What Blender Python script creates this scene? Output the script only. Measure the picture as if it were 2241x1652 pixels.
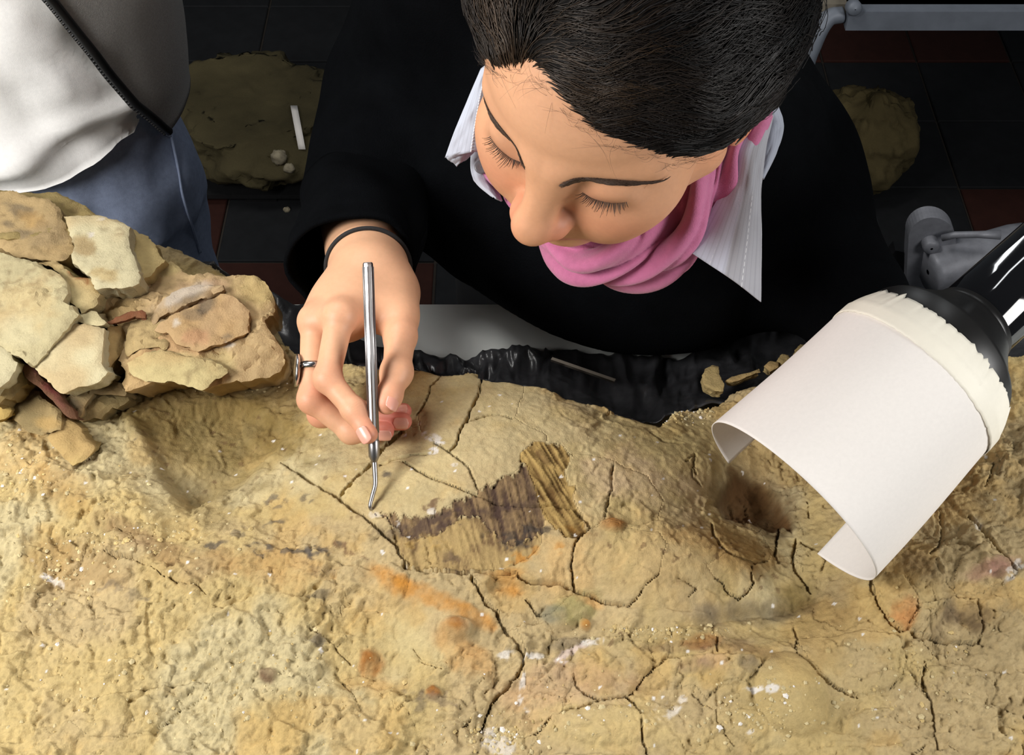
import bpy, bmesh, math, random
import numpy as np
from mathutils import Vector, Matrix
from mathutils.bvhtree import BVHTree
from mathutils.geometry import delaunay_2d_cdt

for o in list(bpy.data.objects):
    bpy.data.objects.remove(o)
scene = bpy.context.scene
COL = scene.collection

# ------------------------------------------------------------------ camera
FPX, PITCH, CAMZ = 2800.0, math.radians(50), 1.65
cam_d = bpy.data.cameras.new('camera')
cam_d.sensor_width = 36
cam_d.lens = 36 * FPX / 2241
cam_d.clip_start = 0.02
cam = bpy.data.objects.new('camera', cam_d)
COL.objects.link(cam)
cam.location = (0, 0, CAMZ)
cam.rotation_euler = (math.radians(90) - PITCH, 0, 0)
scene.camera = cam

# ------------------------------------------------------------------ light
world = bpy.data.worlds.new('world')
scene.world = world
world.use_nodes = True
world.node_tree.nodes['Background'].inputs[0].default_value = (0.80, 0.90, 1.0, 1)
world.node_tree.nodes['Background'].inputs[1].default_value = 0.05


def area(name, loc, target, sx, sy, power, color=(1, 1, 1), spread=180):
    l = bpy.data.lights.new(name, 'AREA')
    l.shape = 'RECTANGLE'
    l.size, l.size_y = sx, sy
    l.energy = power
    l.color = color
    l.spread = math.radians(spread)
    o = bpy.data.objects.new(name, l)
    o.location = loc
    o.rotation_euler = (Vector(target) - Vector(loc)).to_track_quat('-Z', 'Y').to_euler()
    COL.objects.link(o)
    return o


area('ceiling_light', (-0.55, 1.15, 2.15), (0.0, 0.55, 0.9), 0.55, 0.45, 13, (1.0, 0.985, 0.95))
area('left_light', (-1.00, 0.08, 1.78), (-0.30, 0.75, 0.9), 0.6, 0.5, 24, (1.0, 0.985, 0.96))
area('right_fill_light', (1.18, 0.15, 1.45), (0.25, 0.50, 0.95), 0.5, 0.5, 12, (1.0, 0.99, 0.97))  # unseen fill lamp added at the right to brighten the paper hood
area('tube_light', (0.31, 1.95, 1.66), (0.34, 0.60, 1.02), 0.05, 0.6, 1.3, (0.95, 0.98, 1.0))
area('tube_light', (0.60, 1.30, 1.96), (0.34, 0.60, 1.02), 0.05, 0.6, 1.3, (0.95, 0.98, 1.0))
vs = scene.view_settings
scene.display_settings.display_device = 'sRGB'
vs.view_transform = 'Standard'
vs.look = 'None'
vs.gamma = 1
vs.use_curve_mapping = False
vs.exposure = 0.0

# ------------------------------------------------------------------ measuring helpers
_C = np.array([0, 0, CAMZ])
_F = np.array([0, math.cos(PITCH), -math.sin(PITCH)])
_R = np.array([1.0, 0, 0])
_U = np.array([0, math.sin(PITCH), math.cos(PITCH)])


def ray(px, py):
    return _F + (px - 1120.5) / FPX * _R + (826 - py) / FPX * _U


def at_z(px, py, z):
    d = ray(px, py)
    return _C + d * ((z - CAMZ) / d[2])


def at_y(px, py, y):
    d = ray(px, py)
    return _C + d * (y / d[1])


def at_t(px, py, t):
    return _C + ray(px, py) * t


def proj(P):
    d = np.asarray(P) - _C
    t = d @ _F
    return np.stack([1120.5 + FPX * (d @ _R) / t, 826 - FPX * (d @ _U) / t], -1)


def srgb(r, g, b):
    def f(c):
        c /= 255
        return c / 12.92 if c <= 0.04045 else ((c + 0.055) / 1.055) ** 2.4
    return np.array([f(r), f(g), f(b)])


# ------------------------------------------------------------------ numpy noise
_T2 = np.random.default_rng(77).random((256, 256)).astype(np.float32)
_T3 = np.random.default_rng(78).random((64, 64, 64)).astype(np.float32)


def _hash(i, seed):
    s = seed * 37
    if i.shape[-1] == 2:
        return _T2[(i[..., 0] + s) & 255, (i[..., 1] + s * 3 + (s >> 3)) & 255]
    return _T3[(i[..., 0] + s) & 63, (i[..., 1] + s * 3) & 63, (i[..., 2] + s * 5) & 63]


def vnoise(p, seed=0):
    p = np.asarray(p, np.float32)
    fl = np.floor(p)
    i = fl.astype(np.int32)
    f = p - fl
    f = f * f * f * (f * (f * 6 - 15) + 10)
    if p.shape[-1] == 2:
        s = seed * 37
        ix, iy = (i[..., 0] + s) & 255, (i[..., 1] + s * 3 + (s >> 3)) & 255
        jx, jy = (ix + 1) & 255, (iy + 1) & 255
        fx, fy = f[..., 0], f[..., 1]
        a, b, c, d = _T2[ix, iy], _T2[jx, iy], _T2[ix, jy], _T2[jx, jy]
        ab = a + (b - a) * fx
        cd = c + (d - c) * fx
        return (ab + (cd - ab) * fy) * 2 - 1
    out = 0
    for c in range(8):
        off = np.array([(c >> k) & 1 for k in range(3)])
        w = 1
        for k in range(3):
            w = w * (f[..., k] if off[k] else 1 - f[..., k])
        out = out + w * _hash(i + off, seed)
    return out * 2 - 1


def fbm(p, octaves=4, seed=0, gain=0.5):
    p = np.asarray(p, np.float32)
    out, a, s, tot = 0, 1.0, 1.0, 0
    for o in range(octaves):
        out = out + a * vnoise(p * s + 17.3 * o, seed + o)
        tot += a
        a *= gain
        s *= 2.03
    return out / tot


def worley(p, seed=0, vec=False):
    p = np.asarray(p, np.float32)
    i = np.floor(p).astype(np.int32)
    f1 = np.full(p.shape[:-1], 9.0, np.float32)
    f2 = f1.copy()
    cid = np.zeros(p.shape[:-1], np.float32)
    vv = np.zeros(p.shape, np.float32)
    for dx in (-1, 0, 1):
        for dy in (-1, 0, 1):
            j = i + np.array([dx, dy])
            q = j + np.stack([_hash(j, seed), _hash(j, seed + 7)], -1)
            d = np.sqrt(((p - q) ** 2).sum(-1)).astype(np.float32)
            h = _hash(j, seed + 13)
            nearer = d < f1
            f2 = np.where(nearer, f1, np.minimum(f2, d))
            cid = np.where(nearer, h, cid)
            if vec:
                vv = np.where(nearer[..., None], p - q, vv)
            f1 = np.where(nearer, d, f1)
    return (f1, f2, cid, vv) if vec else (f1, f2, cid)


def sstep(a, b, x):
    t = np.clip((x - a) / (b - a), 0, 1)
    return t * t * (3 - 2 * t)


# ------------------------------------------------------------------ objects
def wloc(o):
    v = Vector((0, 0, 0))
    while o is not None:
        v += o.location
        o = o.parent
    return np.array(v)


def obj(name, V, F, mat=None, parent=None, smooth=True, col=None, loc=None):
    """V in world space -> one mesh object; a top-level mesh gets its origin at loc."""
    V = np.asarray(V, np.float64).reshape(-1, 3)
    base = wloc(parent) if parent is not None else (np.zeros(3) if loc is None else np.asarray(loc, float))
    me = bpy.data.meshes.new(name)
    VV = V - base
    if isinstance(F, np.ndarray):
        n, k = F.shape
        me.vertices.add(len(VV))
        me.vertices.foreach_set('co', VV.astype(np.float32).ravel())
        me.loops.add(n * k)
        me.loops.foreach_set('vertex_index', F.astype(np.int32).ravel())
        me.polygons.add(n)
        me.polygons.foreach_set('loop_start', np.arange(0, n * k, k, dtype=np.int32))
        me.update(calc_edges=True)
    else:
        me.from_pydata([tuple(v) for v in VV], [], [tuple(f) for f in F])
        me.update()
    me.polygons.foreach_set('use_smooth', np.full(len(me.polygons), bool(smooth)))
    if col is not None:
        a = me.color_attributes.new('Col', 'FLOAT_COLOR', 'POINT')
        c = np.ones((len(VV), 4), np.float32)
        c[:, :3] = col
        a.data.foreach_set('color', c.ravel())
    if mat is not None:
        me.materials.append(mat)
    o = bpy.data.objects.new(name, me)
    COL.objects.link(o)
    if parent is not None:
        o.parent = parent
    else:
        o.location = base
    return o


def tag(o, label=None, cat=None, group=None, kind=None):
    if label: o['label'] = label
    if cat: o['category'] = cat
    if group: o['group'] = group
    if kind: o['kind'] = kind
    return o


def thing(name, loc, label, cat, group=None):
    o = bpy.data.objects.new(name, None)
    o.empty_display_size = 0.05
    o.location = loc
    COL.objects.link(o)
    return tag(o, label, cat, group)


def join(parts):
    V, F, off = [], [], 0
    for v, f in parts:
        V.append(np.asarray(v, float).reshape(-1, 3))
        F += [tuple(int(i) + off for i in q) for q in f]
        off += len(V[-1])
    return np.concatenate(V), F


# ------------------------------------------------------------------ materials
def mat(name, color=(0.5, 0.5, 0.5), rough=0.6, metal=0.0, attr=False, var=0.0, vscale=60, bump=0.0, bscale=200,
        bdist=0.002, spec=0.5, coat=0.0, sheen=0.0, sss=0.0, stretch=None, detail=6):
    m = bpy.data.materials.new(name)
    m.use_nodes = True
    nt = m.node_tree
    b = nt.nodes['Principled BSDF']
    b.inputs['Roughness'].default_value = rough
    b.inputs['Metallic'].default_value = metal
    b.inputs['Specular IOR Level'].default_value = spec
    b.inputs['Coat Weight'].default_value = coat
    b.inputs['Sheen Weight'].default_value = sheen
    if sss:
        b.inputs['Subsurface Weight'].default_value = sss
        b.inputs['Subsurface Radius'].default_value = (0.006, 0.0025, 0.0012)
        b.inputs['Subsurface Scale'].default_value = 1.0
    N = nt.nodes.new
    tc = N('ShaderNodeTexCoord')
    src = tc.outputs['Object']
    if stretch:
        mp = N('ShaderNodeMapping')
        mp.inputs['Scale'].default_value = stretch
        nt.links.new(src, mp.inputs['Vector'])
        src = mp.outputs['Vector']
    if attr:
        a = N('ShaderNodeVertexColor')
        a.layer_name = 'Col'
        cs = a.outputs['Color']
    else:
        a = N('ShaderNodeRGB')
        a.outputs[0].default_value = (*color, 1)
        cs = a.outputs[0]
    if var:
        n = N('ShaderNodeTexNoise')
        n.inputs['Scale'].default_value = vscale
        n.inputs['Detail'].default_value = detail
        n.inputs['Roughness'].default_value = 0.65
        nt.links.new(src, n.inputs['Vector'])
        mr = N('ShaderNodeMapRange')
        mr.inputs['From Min'].default_value = 0.25
        mr.inputs['From Max'].default_value = 0.75
        mr.inputs['To Min'].default_value = 1 - var
        mr.inputs['To Max'].default_value = 1 + var
        nt.links.new(n.outputs['Fac'], mr.inputs['Value'])
        mx = N('ShaderNodeVectorMath')
        mx.operation = 'SCALE'
        nt.links.new(cs, mx.inputs[0])
        nt.links.new(mr.outputs['Result'], mx.inputs['Scale'])
        cs = mx.outputs['Vector']
    nt.links.new(cs, b.inputs['Base Color'])
    if bump:
        n = N('ShaderNodeTexNoise')
        n.inputs['Scale'].default_value = bscale
        n.inputs['Detail'].default_value = 5
        n.inputs['Roughness'].default_value = 0.6
        nt.links.new(src, n.inputs['Vector'])
        bp = N('ShaderNodeBump')
        bp.inputs['Strength'].default_value = bump
        bp.inputs['Distance'].default_value = bdist
        nt.links.new(n.outputs['Fac'], bp.inputs['Height'])
        nt.links.new(bp.outputs['Normal'], b.inputs['Normal'])
    return m


# ------------------------------------------------------------------ mesh builders
def box(c, s, R=None):
    V = np.array([[x, y, z] for x in (-1, 1) for y in (-1, 1) for z in (-1, 1)], float) * np.array(s) / 2
    if R is not None:
        V = V @ np.asarray(R).T
    F = [(0, 1, 3, 2), (4, 6, 7, 5), (0, 4, 5, 1), (2, 3, 7, 6), (0, 2, 6, 4), (1, 5, 7, 3)]
    return V + np.array(c), F


def frame(d):
    d = np.asarray(d, float)
    d = d / np.linalg.norm(d)
    a = np.array([0, 0, 1.0]) if abs(d[2]) < 0.9 else np.array([1.0, 0, 0])
    u = np.cross(a, d)
    u /= np.linalg.norm(u)
    return d, u, np.cross(d, u)


def lathe(p0, axis, prof, n=48, u=None):
    """prof = [(distance along axis, radius)]"""
    d, uu, v = frame(axis)
    V, F = [], []
    for s, r in prof:
        for k in range(n):
            a = 2 * math.pi * k / n
            V.append(np.asarray(p0) + d * s + r * (math.cos(a) * uu + math.sin(a) * v))
    for i in range(len(prof) - 1):
        for k in range(n):
            F.append((i * n + k, i * n + (k + 1) % n, (i + 1) * n + (k + 1) % n, (i + 1) * n + k))
    return np.array(V), F


def tube(pts, rad, n=12, caps=True, closed=False):
    P = np.asarray(pts, float)
    m = len(P)
    rad = np.broadcast_to(np.asarray(rad, float), (m,))
    T = np.gradient(P, axis=0) if not closed else (np.roll(P, -1, 0) - np.roll(P, 1, 0))
    T /= np.linalg.norm(T, axis=1)[:, None] + 1e-12
    _, u, _ = frame(T[0])
    V, F = [], []
    for i in range(m):
        u = u - T[i] * (u @ T[i])
        u /= np.linalg.norm(u)
        v = np.cross(T[i], u)
        for k in range(n):
            a = 2 * math.pi * k / n
            V.append(P[i] + rad[i] * (math.cos(a) * u + math.sin(a) * v))
    for i in range(m if closed else m - 1):
        j = (i + 1) % m
        for k in range(n):
            F.append((i * n + k, i * n + (k + 1) % n, j * n + (k + 1) % n, j * n + k))
    if caps and not closed:
        F.append(tuple(range(n))[::-1])
        F.append(tuple((m - 1) * n + k for k in range(n)))
    return np.array(V), F


def resample(P, n, closed=False):
    P = np.asarray(P, float)
    if closed:
        P = np.vstack([P, P[:1]])
    s = np.r_[0, np.cumsum(np.linalg.norm(np.diff(P, axis=0), axis=1))]
    q = np.linspace(0, s[-1], n + 1 if closed else n)
    if closed:
        q = q[:-1]
    return np.stack([np.interp(q, s, P[:, k]) for k in range(P.shape[1])], -1)


def smooth_path(P, n):
    """Catmull-Rom through P."""
    P = np.asarray(P, float)
    Q = np.vstack([2 * P[0] - P[1], P, 2 * P[-1] - P[-2]])
    out = []
    m = len(P) - 1
    for x in np.linspace(0, m - 1e-9, n):
        i = int(x)
        t = x - i
        a, b, c, d = Q[i], Q[i + 1], Q[i + 2], Q[i + 3]
        out.append(0.5 * (2 * b + (c - a) * t + (2 * a - 5 * b + 4 * c - d) * t * t + (3 * b - a - 3 * c + d) * t ** 3))
    return np.array(out)


def gridF(nu, nv, wrap_v=False):
    i, j = np.meshgrid(np.arange(nu - 1), np.arange(nv if wrap_v else nv - 1), indexing='ij')
    j2 = (j + 1) % nv
    return np.stack([i * nv + j, (i + 1) * nv + j, (i + 1) * nv + j2, i * nv + j2], -1).reshape(-1, 4)


def sheet(G, thick):
    """grid of points (nu,nv,3) -> closed sheet of given thickness (offset along -normal)."""
    nu, nv, _ = G.shape
    du = np.gradient(G, axis=0)
    dv = np.gradient(G, axis=1)
    N = np.cross(du, dv)
    N /= np.linalg.norm(N, axis=2)[..., None] + 1e-12
    A = G.reshape(-1, 3)
    B = (G - N * thick).reshape(-1, 3)
    f = gridF(nu, nv)
    n = nu * nv
    F = [tuple(q) for q in f] + [tuple(int(i) + n for i in q[::-1]) for q in f]
    bd = [(i, 0) for i in range(nu)] + [(nu - 1, j) for j in range(1, nv)] + [(i, nv - 1) for i in range(nu - 2, -1, -1)] + [(0, j) for j in range(nv - 2, 0, -1)]
    ids = [i * nv + j for i, j in bd]
    for a, b in zip(ids, ids[1:] + ids[:1]):
        F.append((b, a, a + n, b + n))
    return np.vstack([A, B]), F


# signed-distance modelling ----------------------------------------
def smin(a, b, k):
    if k <= 0:
        return np.minimum(a, b)
    h = np.maximum(k - np.abs(a - b), 0) / k
    return np.minimum(a, b) - h * h * k * 0.25


def smax(a, b, k):
    return -smin(-a, -b, k)


def cone(p, a, b, r1, r2):
    a = np.asarray(a, np.float32)
    b = np.asarray(b, np.float32)
    ba = b - a
    t = np.clip(((p - a) @ ba) / (ba @ ba), 0, 1)
    q = p - a - t[..., None] * ba
    return np.sqrt((q * q).sum(-1)) - (r1 + (r2 - r1) * t)


def ell(p, c, r, R=None):
    q = p - np.asarray(c, np.float32)
    if R is not None:
        q = q @ np.asarray(R, np.float32)
    r = np.asarray(r, np.float32)
    k0 = np.sqrt(((q / r) ** 2).sum(-1))
    k1 = np.sqrt(((q / (r * r)) ** 2).sum(-1)) + 1e-9
    return k0 * (k0 - 1) / k1


def sph(p, c, r):
    q = p - np.asarray(c, np.float32)
    return np.sqrt((q * q).sum(-1)) - r


def nets(fn, lo, hi, h, coarse=4):
    lo = np.asarray(lo, float)
    hi = np.asarray(hi, float)
    n = np.maximum(np.ceil((hi - lo) / h / coarse).astype(int) * coarse + 1, coarse + 1)
    ax = [lo[k] + h * np.arange(n[k]) for k in range(3)]
    cg = np.stack(np.meshgrid(*[a[::coarse] for a in ax], indexing='ij'), -1).astype(np.float32)
    dc = fn(cg.reshape(-1, 3)).reshape(cg.shape[:3])
    near = np.abs(dc) < h * coarse * 2.2
    D = np.repeat(np.repeat(np.repeat(dc, coarse, 0), coarse, 1), coarse, 2)[:n[0], :n[1], :n[2]].astype(np.float32)
    M = np.zeros(D.shape, bool)
    blk = near[:-1, :-1, :-1].copy()
    for a in (0, 1):
        for b in (0, 1):
            for c in (0, 1):
                blk |= near[a:near.shape[0] - 1 + a, b:near.shape[1] - 1 + b, c:near.shape[2] - 1 + c]
    M[:-1, :-1, :-1] = np.repeat(np.repeat(np.repeat(blk, coarse, 0), coarse, 1), coarse, 2)
    M[1:] |= M[:-1]
    M[:, 1:] |= M[:, :-1]
    M[:, :, 1:] |= M[:, :, :-1]
    idx = np.argwhere(M)
    P = (lo + idx * h).astype(np.float32)
    out = np.empty(len(P), np.float32)
    for s in range(0, len(P), 400000):
        out[s:s + 400000] = fn(P[s:s + 400000])
    D[M] = out
    S = D < 0
    c8 = [(a, b, c) for a in (0, 1) for b in (0, 1) for c in (0, 1)]

    def sh(A, o):
        return A[o[0]:A.shape[0] - 1 + o[0], o[1]:A.shape[1] - 1 + o[1], o[2]:A.shape[2] - 1 + o[2]]
    cnt = sum(sh(S, o).astype(np.int8) for o in c8)
    act = (cnt > 0) & (cnt < 8)
    cells = np.argwhere(act)
    ids = np.full(act.shape, -1, np.int64)
    ids[act] = np.arange(len(cells))
    acc = np.zeros((len(cells), 3))
    num = np.zeros(len(cells))
    for i, o in enumerate(c8):
        for k in range(3):
            if o[k] == 0:
                o2 = list(o)
                o2[k] = 1
                a = D[tuple((cells + o).T)]
                b = D[tuple((cells + o2).T)]
                x = (a < 0) != (b < 0)
                t = np.where(x, a / np.where(x, a - b, 1), 0)
                q = np.array(o, float) + np.eye(3)[k] * t[:, None]
                acc += q * x[:, None]
                num += x
    V = lo + (cells + acc / num[:, None]) * h
    F = []
    for k in range(3):
        u, v = [(1, 2), (2, 0), (0, 1)][k]
        sl = [slice(None)] * 3
        sl2 = [slice(None)] * 3
        sl[k] = slice(0, -1)
        sl2[k] = slice(1, None)
        x = S[tuple(sl)] != S[tuple(sl2)]
        e = np.argwhere(x)
        e = e[(e[:, u] > 0) & (e[:, v] > 0) & (e[:, u] < act.shape[u]) & (e[:, v] < act.shape[v])]
        ins = S[tuple(e.T)]
        du = np.eye(3, dtype=int)[u]
        dv = np.eye(3, dtype=int)[v]
        q = np.stack([ids[tuple(c.T)] for c in (e - du - dv, e - dv, e, e - du)], -1)
        q[~ins] = q[~ins][:, ::-1]
        F.append(q)
    F = np.vstack(F)
    F = F[(F >= 0).all(1)]
    return V, F

# ================================================================== SETTING
M_grout = mat('grout', srgb(46, 40, 34), 0.9, var=0.2)
M_slate = mat('slate_tile', srgb(30, 31, 33), 0.8, var=0.25, vscale=25, bump=0.1, spec=0.2)
M_red = mat('red_tile', srgb(54, 29, 23), 0.8, var=0.25, vscale=25, bump=0.1, spec=0.2)
V, F = box((0.0, 1.9, -0.03), (3.6, 3.0, 0.05))
floor = tag(obj('floor', V, F, M_grout, smooth=False, loc=(0, 1.9, 0)), kind='structure')
TS = 0.20
rng = np.random.default_rng(3)
reds = {(-3, 0), (-1, -1), (-2, -1), (-3, -1), (-4, 1), (1, 0), (2, 3), (3, 3), (4, 3), (5, 3), (2, 4), (3, 4), (4, 4), (1, 3), (1, 4)}
tile_me = {}
for i in range(-8, 9):
    for j in range(-4, 7):
        x0, y0 = -0.54 + (i + 2) * TS, 1.66 + j * TS
        red = (i + 0, j) in reds or (abs(i * 7 + j * 13) % 5 == 0 and j < 1 and i != -2)
        if i == -2 and j == 0:
            red = False
        c = np.array([x0 + TS / 2, y0 + TS / 2, 0.0])
        if red not in tile_me:
            s = TS - 0.005
            b = 0.002
            Vt = np.array([[sx * (s / 2 - e), sy * (s / 2 - e), z] for z, e in ((-0.005, 0), (-b, 0), (0, b)) for sx, sy in ((-1, -1), (1, -1), (1, 1), (-1, 1))])
            Ft = [(r * 4 + k, r * 4 + (k + 1) % 4, r * 4 + 4 + (k + 1) % 4, r * 4 + 4 + k) for r in (0, 1) for k in range(4)] + [(8, 9, 10, 11)]
            o = obj('floor_tile', Vt + wloc(floor), Ft, M_red if red else M_slate, floor, smooth=False)
            tile_me[red] = o.data
        else:
            o = bpy.data.objects.new('floor_tile', tile_me[red])
            COL.objects.link(o)
            o.parent = floor
        o.location = c - wloc(floor) + np.array([0, 0, 0.001 * rng.random()])

# white work table
M_white = mat('white_laminate', srgb(205, 208, 205), 0.45, var=0.06, vscale=12)
M_steel_leg = mat('table_leg_steel', srgb(120, 122, 125), 0.4, 0.8)
table = thing('work_table', (0.0, 0.42, 0.0), 'white-topped work table under the fossil slab and black plastic', 'table')
V, F = box((0, 0.42, 0.785), (1.9, 0.76, 0.03))
obj('table_top', V, F, M_white, table, smooth=False)
for sx in (-0.88, 0.88):
    for y in (0.09, 0.75):
        V, F = box((sx, y, 0.385), (0.045, 0.045, 0.77))
        obj('leg', V, F, M_steel_leg, table, smooth=False)

# ================================================================== FOSSIL SLAB
ZF = {7: (680, 760, 2.582), 1: (900, 1100, 2.801), 2: (1500, 1000, 2.534), 8: (0, 900, 2.197), 6: (0, 400, 2.753), 0: (0, 0, 1.0)}


def Z(k, *pts):
    a, b, s = ZF[k]
    return np.array([(a + x / s, b + y / s) for x, y in pts], float)


ctrl = [  # pixel x, pixel y, height above 0.90 in cm
    (0, 1650, 0.2), (400, 1650, 0), (800, 1650, 0), (1200, 1650, 0.3), (1700, 1650, 0.2), (2241, 1650, 0.5), (0, 1350, .4), (300, 1400, .6),
    (700, 1450, .6), (1000, 1480, .2), (1350, 1600, .9), (1500, 1500, .3), (1740, 1520, 1.2), (1830, 1560, .2), (2000, 1500, .5), (2200, 1400, 1.4),
    (900, 1050, 3.0), (1050, 950, 3.0), (1000, 830, 1.6), (780, 1040, 1.8), (1120, 1130, 2.9), (1040, 1230, 2.3), (870, 1210, 2.3), (1350, 1080, 2.4),
    (1400, 980, 1.5), (1250, 900, 1.6), (1380, 910, -.2), (1060, 810, .9), (1200, 850, .4),
    (500, 950, -1.6), (620, 930, -1.2), (320, 930, -.2), (430, 1080, -1.2), (250, 1060, .9), (560, 1080, .0), (680, 1010, .8), (120, 1000, .9), (0, 950, .6),
    (650, 1250, 1.3), (420, 1230, 1.2), (250, 1180, .9), (100, 1200, .3), (170, 1290, -.2),
    (1650, 1090, -2.6), (1720, 1140, -2.2), (1580, 1090, -1.2), (1520, 920, -1.0), (1700, 870, -2.2), (1540, 1010, .2), (1480, 1230, 2.0), (1620, 1250, 1.0),
    (1740, 1320, -1.2), (1800, 1250, -.8), (1600, 1375, -.8), (1330, 1250, 2.1), (1280, 1340, .6), (1200, 1290, 1.8), (1090, 1310, 1.6),
    (1600, 1420, .8), (1300, 1450, .9), (1850, 1400, 1.0), (1950, 1290, 1.3), (2100, 1250, 1.5), (2150, 1050, .4), (2230, 900, -1.0), (2100, 1400, .2), (2241, 1150, 1.2),
    (900, 1320, 1.5), (980, 1370, 1.6), (870, 1400, .4), (850, 1350, .9),
    (640, 800, -1.6), (400, 800, -1), (200, 700, -.8), (0, 700, -.5), (0, 450, -1), (350, 580, -1.5), (560, 700, -1.6)]
cw = np.array([at_z(a, b, 0.90 + c / 100) for a, b, c in ctrl])


def _ph(d):
    return np.sqrt(d * d + 0.02 ** 2)


_A = np.linalg.norm(cw[:, None, :2] - cw[None, :, :2], axis=2)
_W = np.linalg.solve(_ph(_A) + 1e-3 * np.eye(len(cw)) * -1, cw[:, 2] - 0.90)


def H0(x, y):
    x = np.asarray(x, float)
    y = np.asarray(y, float)
    out = np.zeros(x.shape)
    for (a, b, _), w in zip(cw, _W):
        out += w * _ph(np.hypot(x - a, y - b))
    return 0.90 + np.clip(out, -0.035, 0.04)


def on_rock(px, py):
    z = 0.9
    for _ in range(12):
        p = at_z(px, py, z)
        z = 0.5 * z + 0.5 * float(H0(p[0], p[1]))
    return at_z(px, py, z)


RS = 0.001
gx = np.arange(-0.46, 0.4601, RS)
gy = np.arange(0.295, 0.8301, RS)
X, Y = np.meshgrid(gx, gy, indexing='ij')
NX, NY = X.shape
Hm = H0(X, Y)
PXY = proj(np.stack([X, Y, Hm], -1))
PX, PY = PXY[..., 0].copy(), PXY[..., 1].copy()
XY = np.stack([X, Y], -1)
warpx = 9 * fbm(XY * 90, 3, 5) + 3 * fbm(XY * 400, 2, 6)
warpy = 9 * fbm(XY * 90, 3, 8) + 3 * fbm(XY * 400, 2, 9)
WX, WY = PX + warpx * 0.45, PY + warpy * 0.45      # wobbling coordinates: natural, not ruled, edges
DX, DY = np.zeros_like(X), np.zeros_like(X)


def seg_dist(P, pts, reach, closed=False):
    """distance / signed side to a polyline, in traced units; inf outside reach."""
    ax, ay = P
    best = np.full(ax.shape, 1e9, np.float32)
    side = np.zeros(ax.shape, np.float32)
    par = np.zeros(ax.shape, np.float32)
    pts = np.asarray(pts, float)
    if closed:
        pts = np.vstack([pts, pts[:1]])
    n = len(pts) - 1
    for k in range(n):
        a, b = pts[k], pts[k + 1]
        m = (ax > min(a[0], b[0]) - reach) & (ax < max(a[0], b[0]) + reach) & (ay > min(a[1], b[1]) - reach) & (ay < max(a[1], b[1]) + reach)
        if not m.any():
            continue
        x, y = ax[m] - a[0], ay[m] - a[1]
        d = b - a
        L = d @ d + 1e-9
        t = np.clip((x * d[0] + y * d[1]) / L, 0, 1)
        dd = np.hypot(x - t * d[0], y - t * d[1])
        s = np.sign(d[0] * y - d[1] * x)
        up = dd < best[m]
        bm, sm, pm = best[m], side[m], par[m]
        bm[up], sm[up], pm[up] = dd[up], s[up], ((k + t) / n)[up]
        best[m], side[m], par[m] = bm, sm, pm
    return best, side, par


def inside(P, poly):
    ax, ay = P
    poly = np.asarray(poly, float)
    lo, hi = poly.min(0), poly.max(0)
    m = (ax > lo[0]) & (ax < hi[0]) & (ay > lo[1]) & (ay < hi[1])
    out = np.zeros(ax.shape, bool)
    x, y = ax[m], ay[m]
    r = np.zeros(x.shape, bool)
    for (x1, y1), (x2, y2) in zip(poly, np.roll(poly, -1, 0)):
        c = (y1 > y) != (y2 > y)
        r ^= c & (x < (x2 - x1) * (y - y1) / (y2 - y1 + 1e-12) + x1)
    out[m] = r
    return out


def blob(cx, cy, rx, ry, rot=0.0, rag=0.5):
    c, s = math.cos(math.radians(rot)), math.sin(math.radians(rot))
    x, y = WX - cx, WY - cy
    u, v = (x * c + y * s) / rx, (-x * s + y * c) / ry
    d = np.sqrt(u * u + v * v)
    return d


H = Hm.copy()
# ---- roughness of the surface: crumbly front, smooth cleaned centre
rough = 0.75 + 0.5 * fbm(XY * 14, 3, 21)
for (cx, cy, rx, ry, v) in ((1000, 980, 300, 190, 0.12), (1450, 1000, 200, 110, .25), (700, 1060, 160, 90, .2), (520, 960, 220, 110, .35), (1480, 1230, 210, 120, .35),
                            (1740, 1520, 90, 110, .12), (1330, 1590, 150, 60, .3), (950, 1360, 120, 80, .3), (1130, 1150, 200, 110, .2), (1250, 1330, 120, 70, .3), (1700, 1340, 160, 90, .45)):
    w = 1 - sstep(0.75, 1.25, blob(cx, cy, rx, ry))
    rough = rough * (1 - w) + v * w
rough = np.clip(rough, 0.08, 1.4)
# ---- flaky layers
wxy = XY + 0.006 * np.stack([fbm(XY * 60, 3, 31), fbm(XY * 60, 3, 32)], -1)
f1, f2, cid, vv = worley(wxy * 38, 41, True)
an = cid * 40
H += rough * 0.0024 * (vv[..., 0] * np.cos(an) + vv[..., 1] * np.sin(an))
H += rough * 0.0032 * (cid - 0.5) * sstep(0.0, 0.10, f2 - f1)
f1b, f2b, cidb, vv = worley((wxy + 0.003 * np.stack([fbm(XY * 160, 2, 33), fbm(XY * 160, 2, 34)], -1)) * 95, 43, True)
an = cidb * 40
H += rough * 0.0015 * (vv[..., 0] * np.cos(an) + vv[..., 1] * np.sin(an))
H += rough * 0.0026 * (cidb - 0.5) * sstep(0.0, 0.14, f2b - f1b)
f1c, f2c, cidc = worley(wxy * 260, 47)
crumb = sstep(0.0, 0.45, fbm(XY * 22, 3, 52) + 0.10) * np.clip(rough, 0, 1.2)
H += crumb * 0.0019 * (cidc - 0.4) * (1 - sstep(0.2, 0.6, f1c))
pf, _, pc = worley(wxy * 140 + 3, 49)
H -= np.clip(rough, .15, 1) * 0.0013 * (pc > .78) * (1 - sstep(.10, .30, pf))
n1 = fbm(XY * 70, 4, 55)
n2 = fbm(XY * 320, 3, 57)
H += 0.0022 * rough * n1 + 0.0011 * (0.35 + rough) * n2
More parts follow.
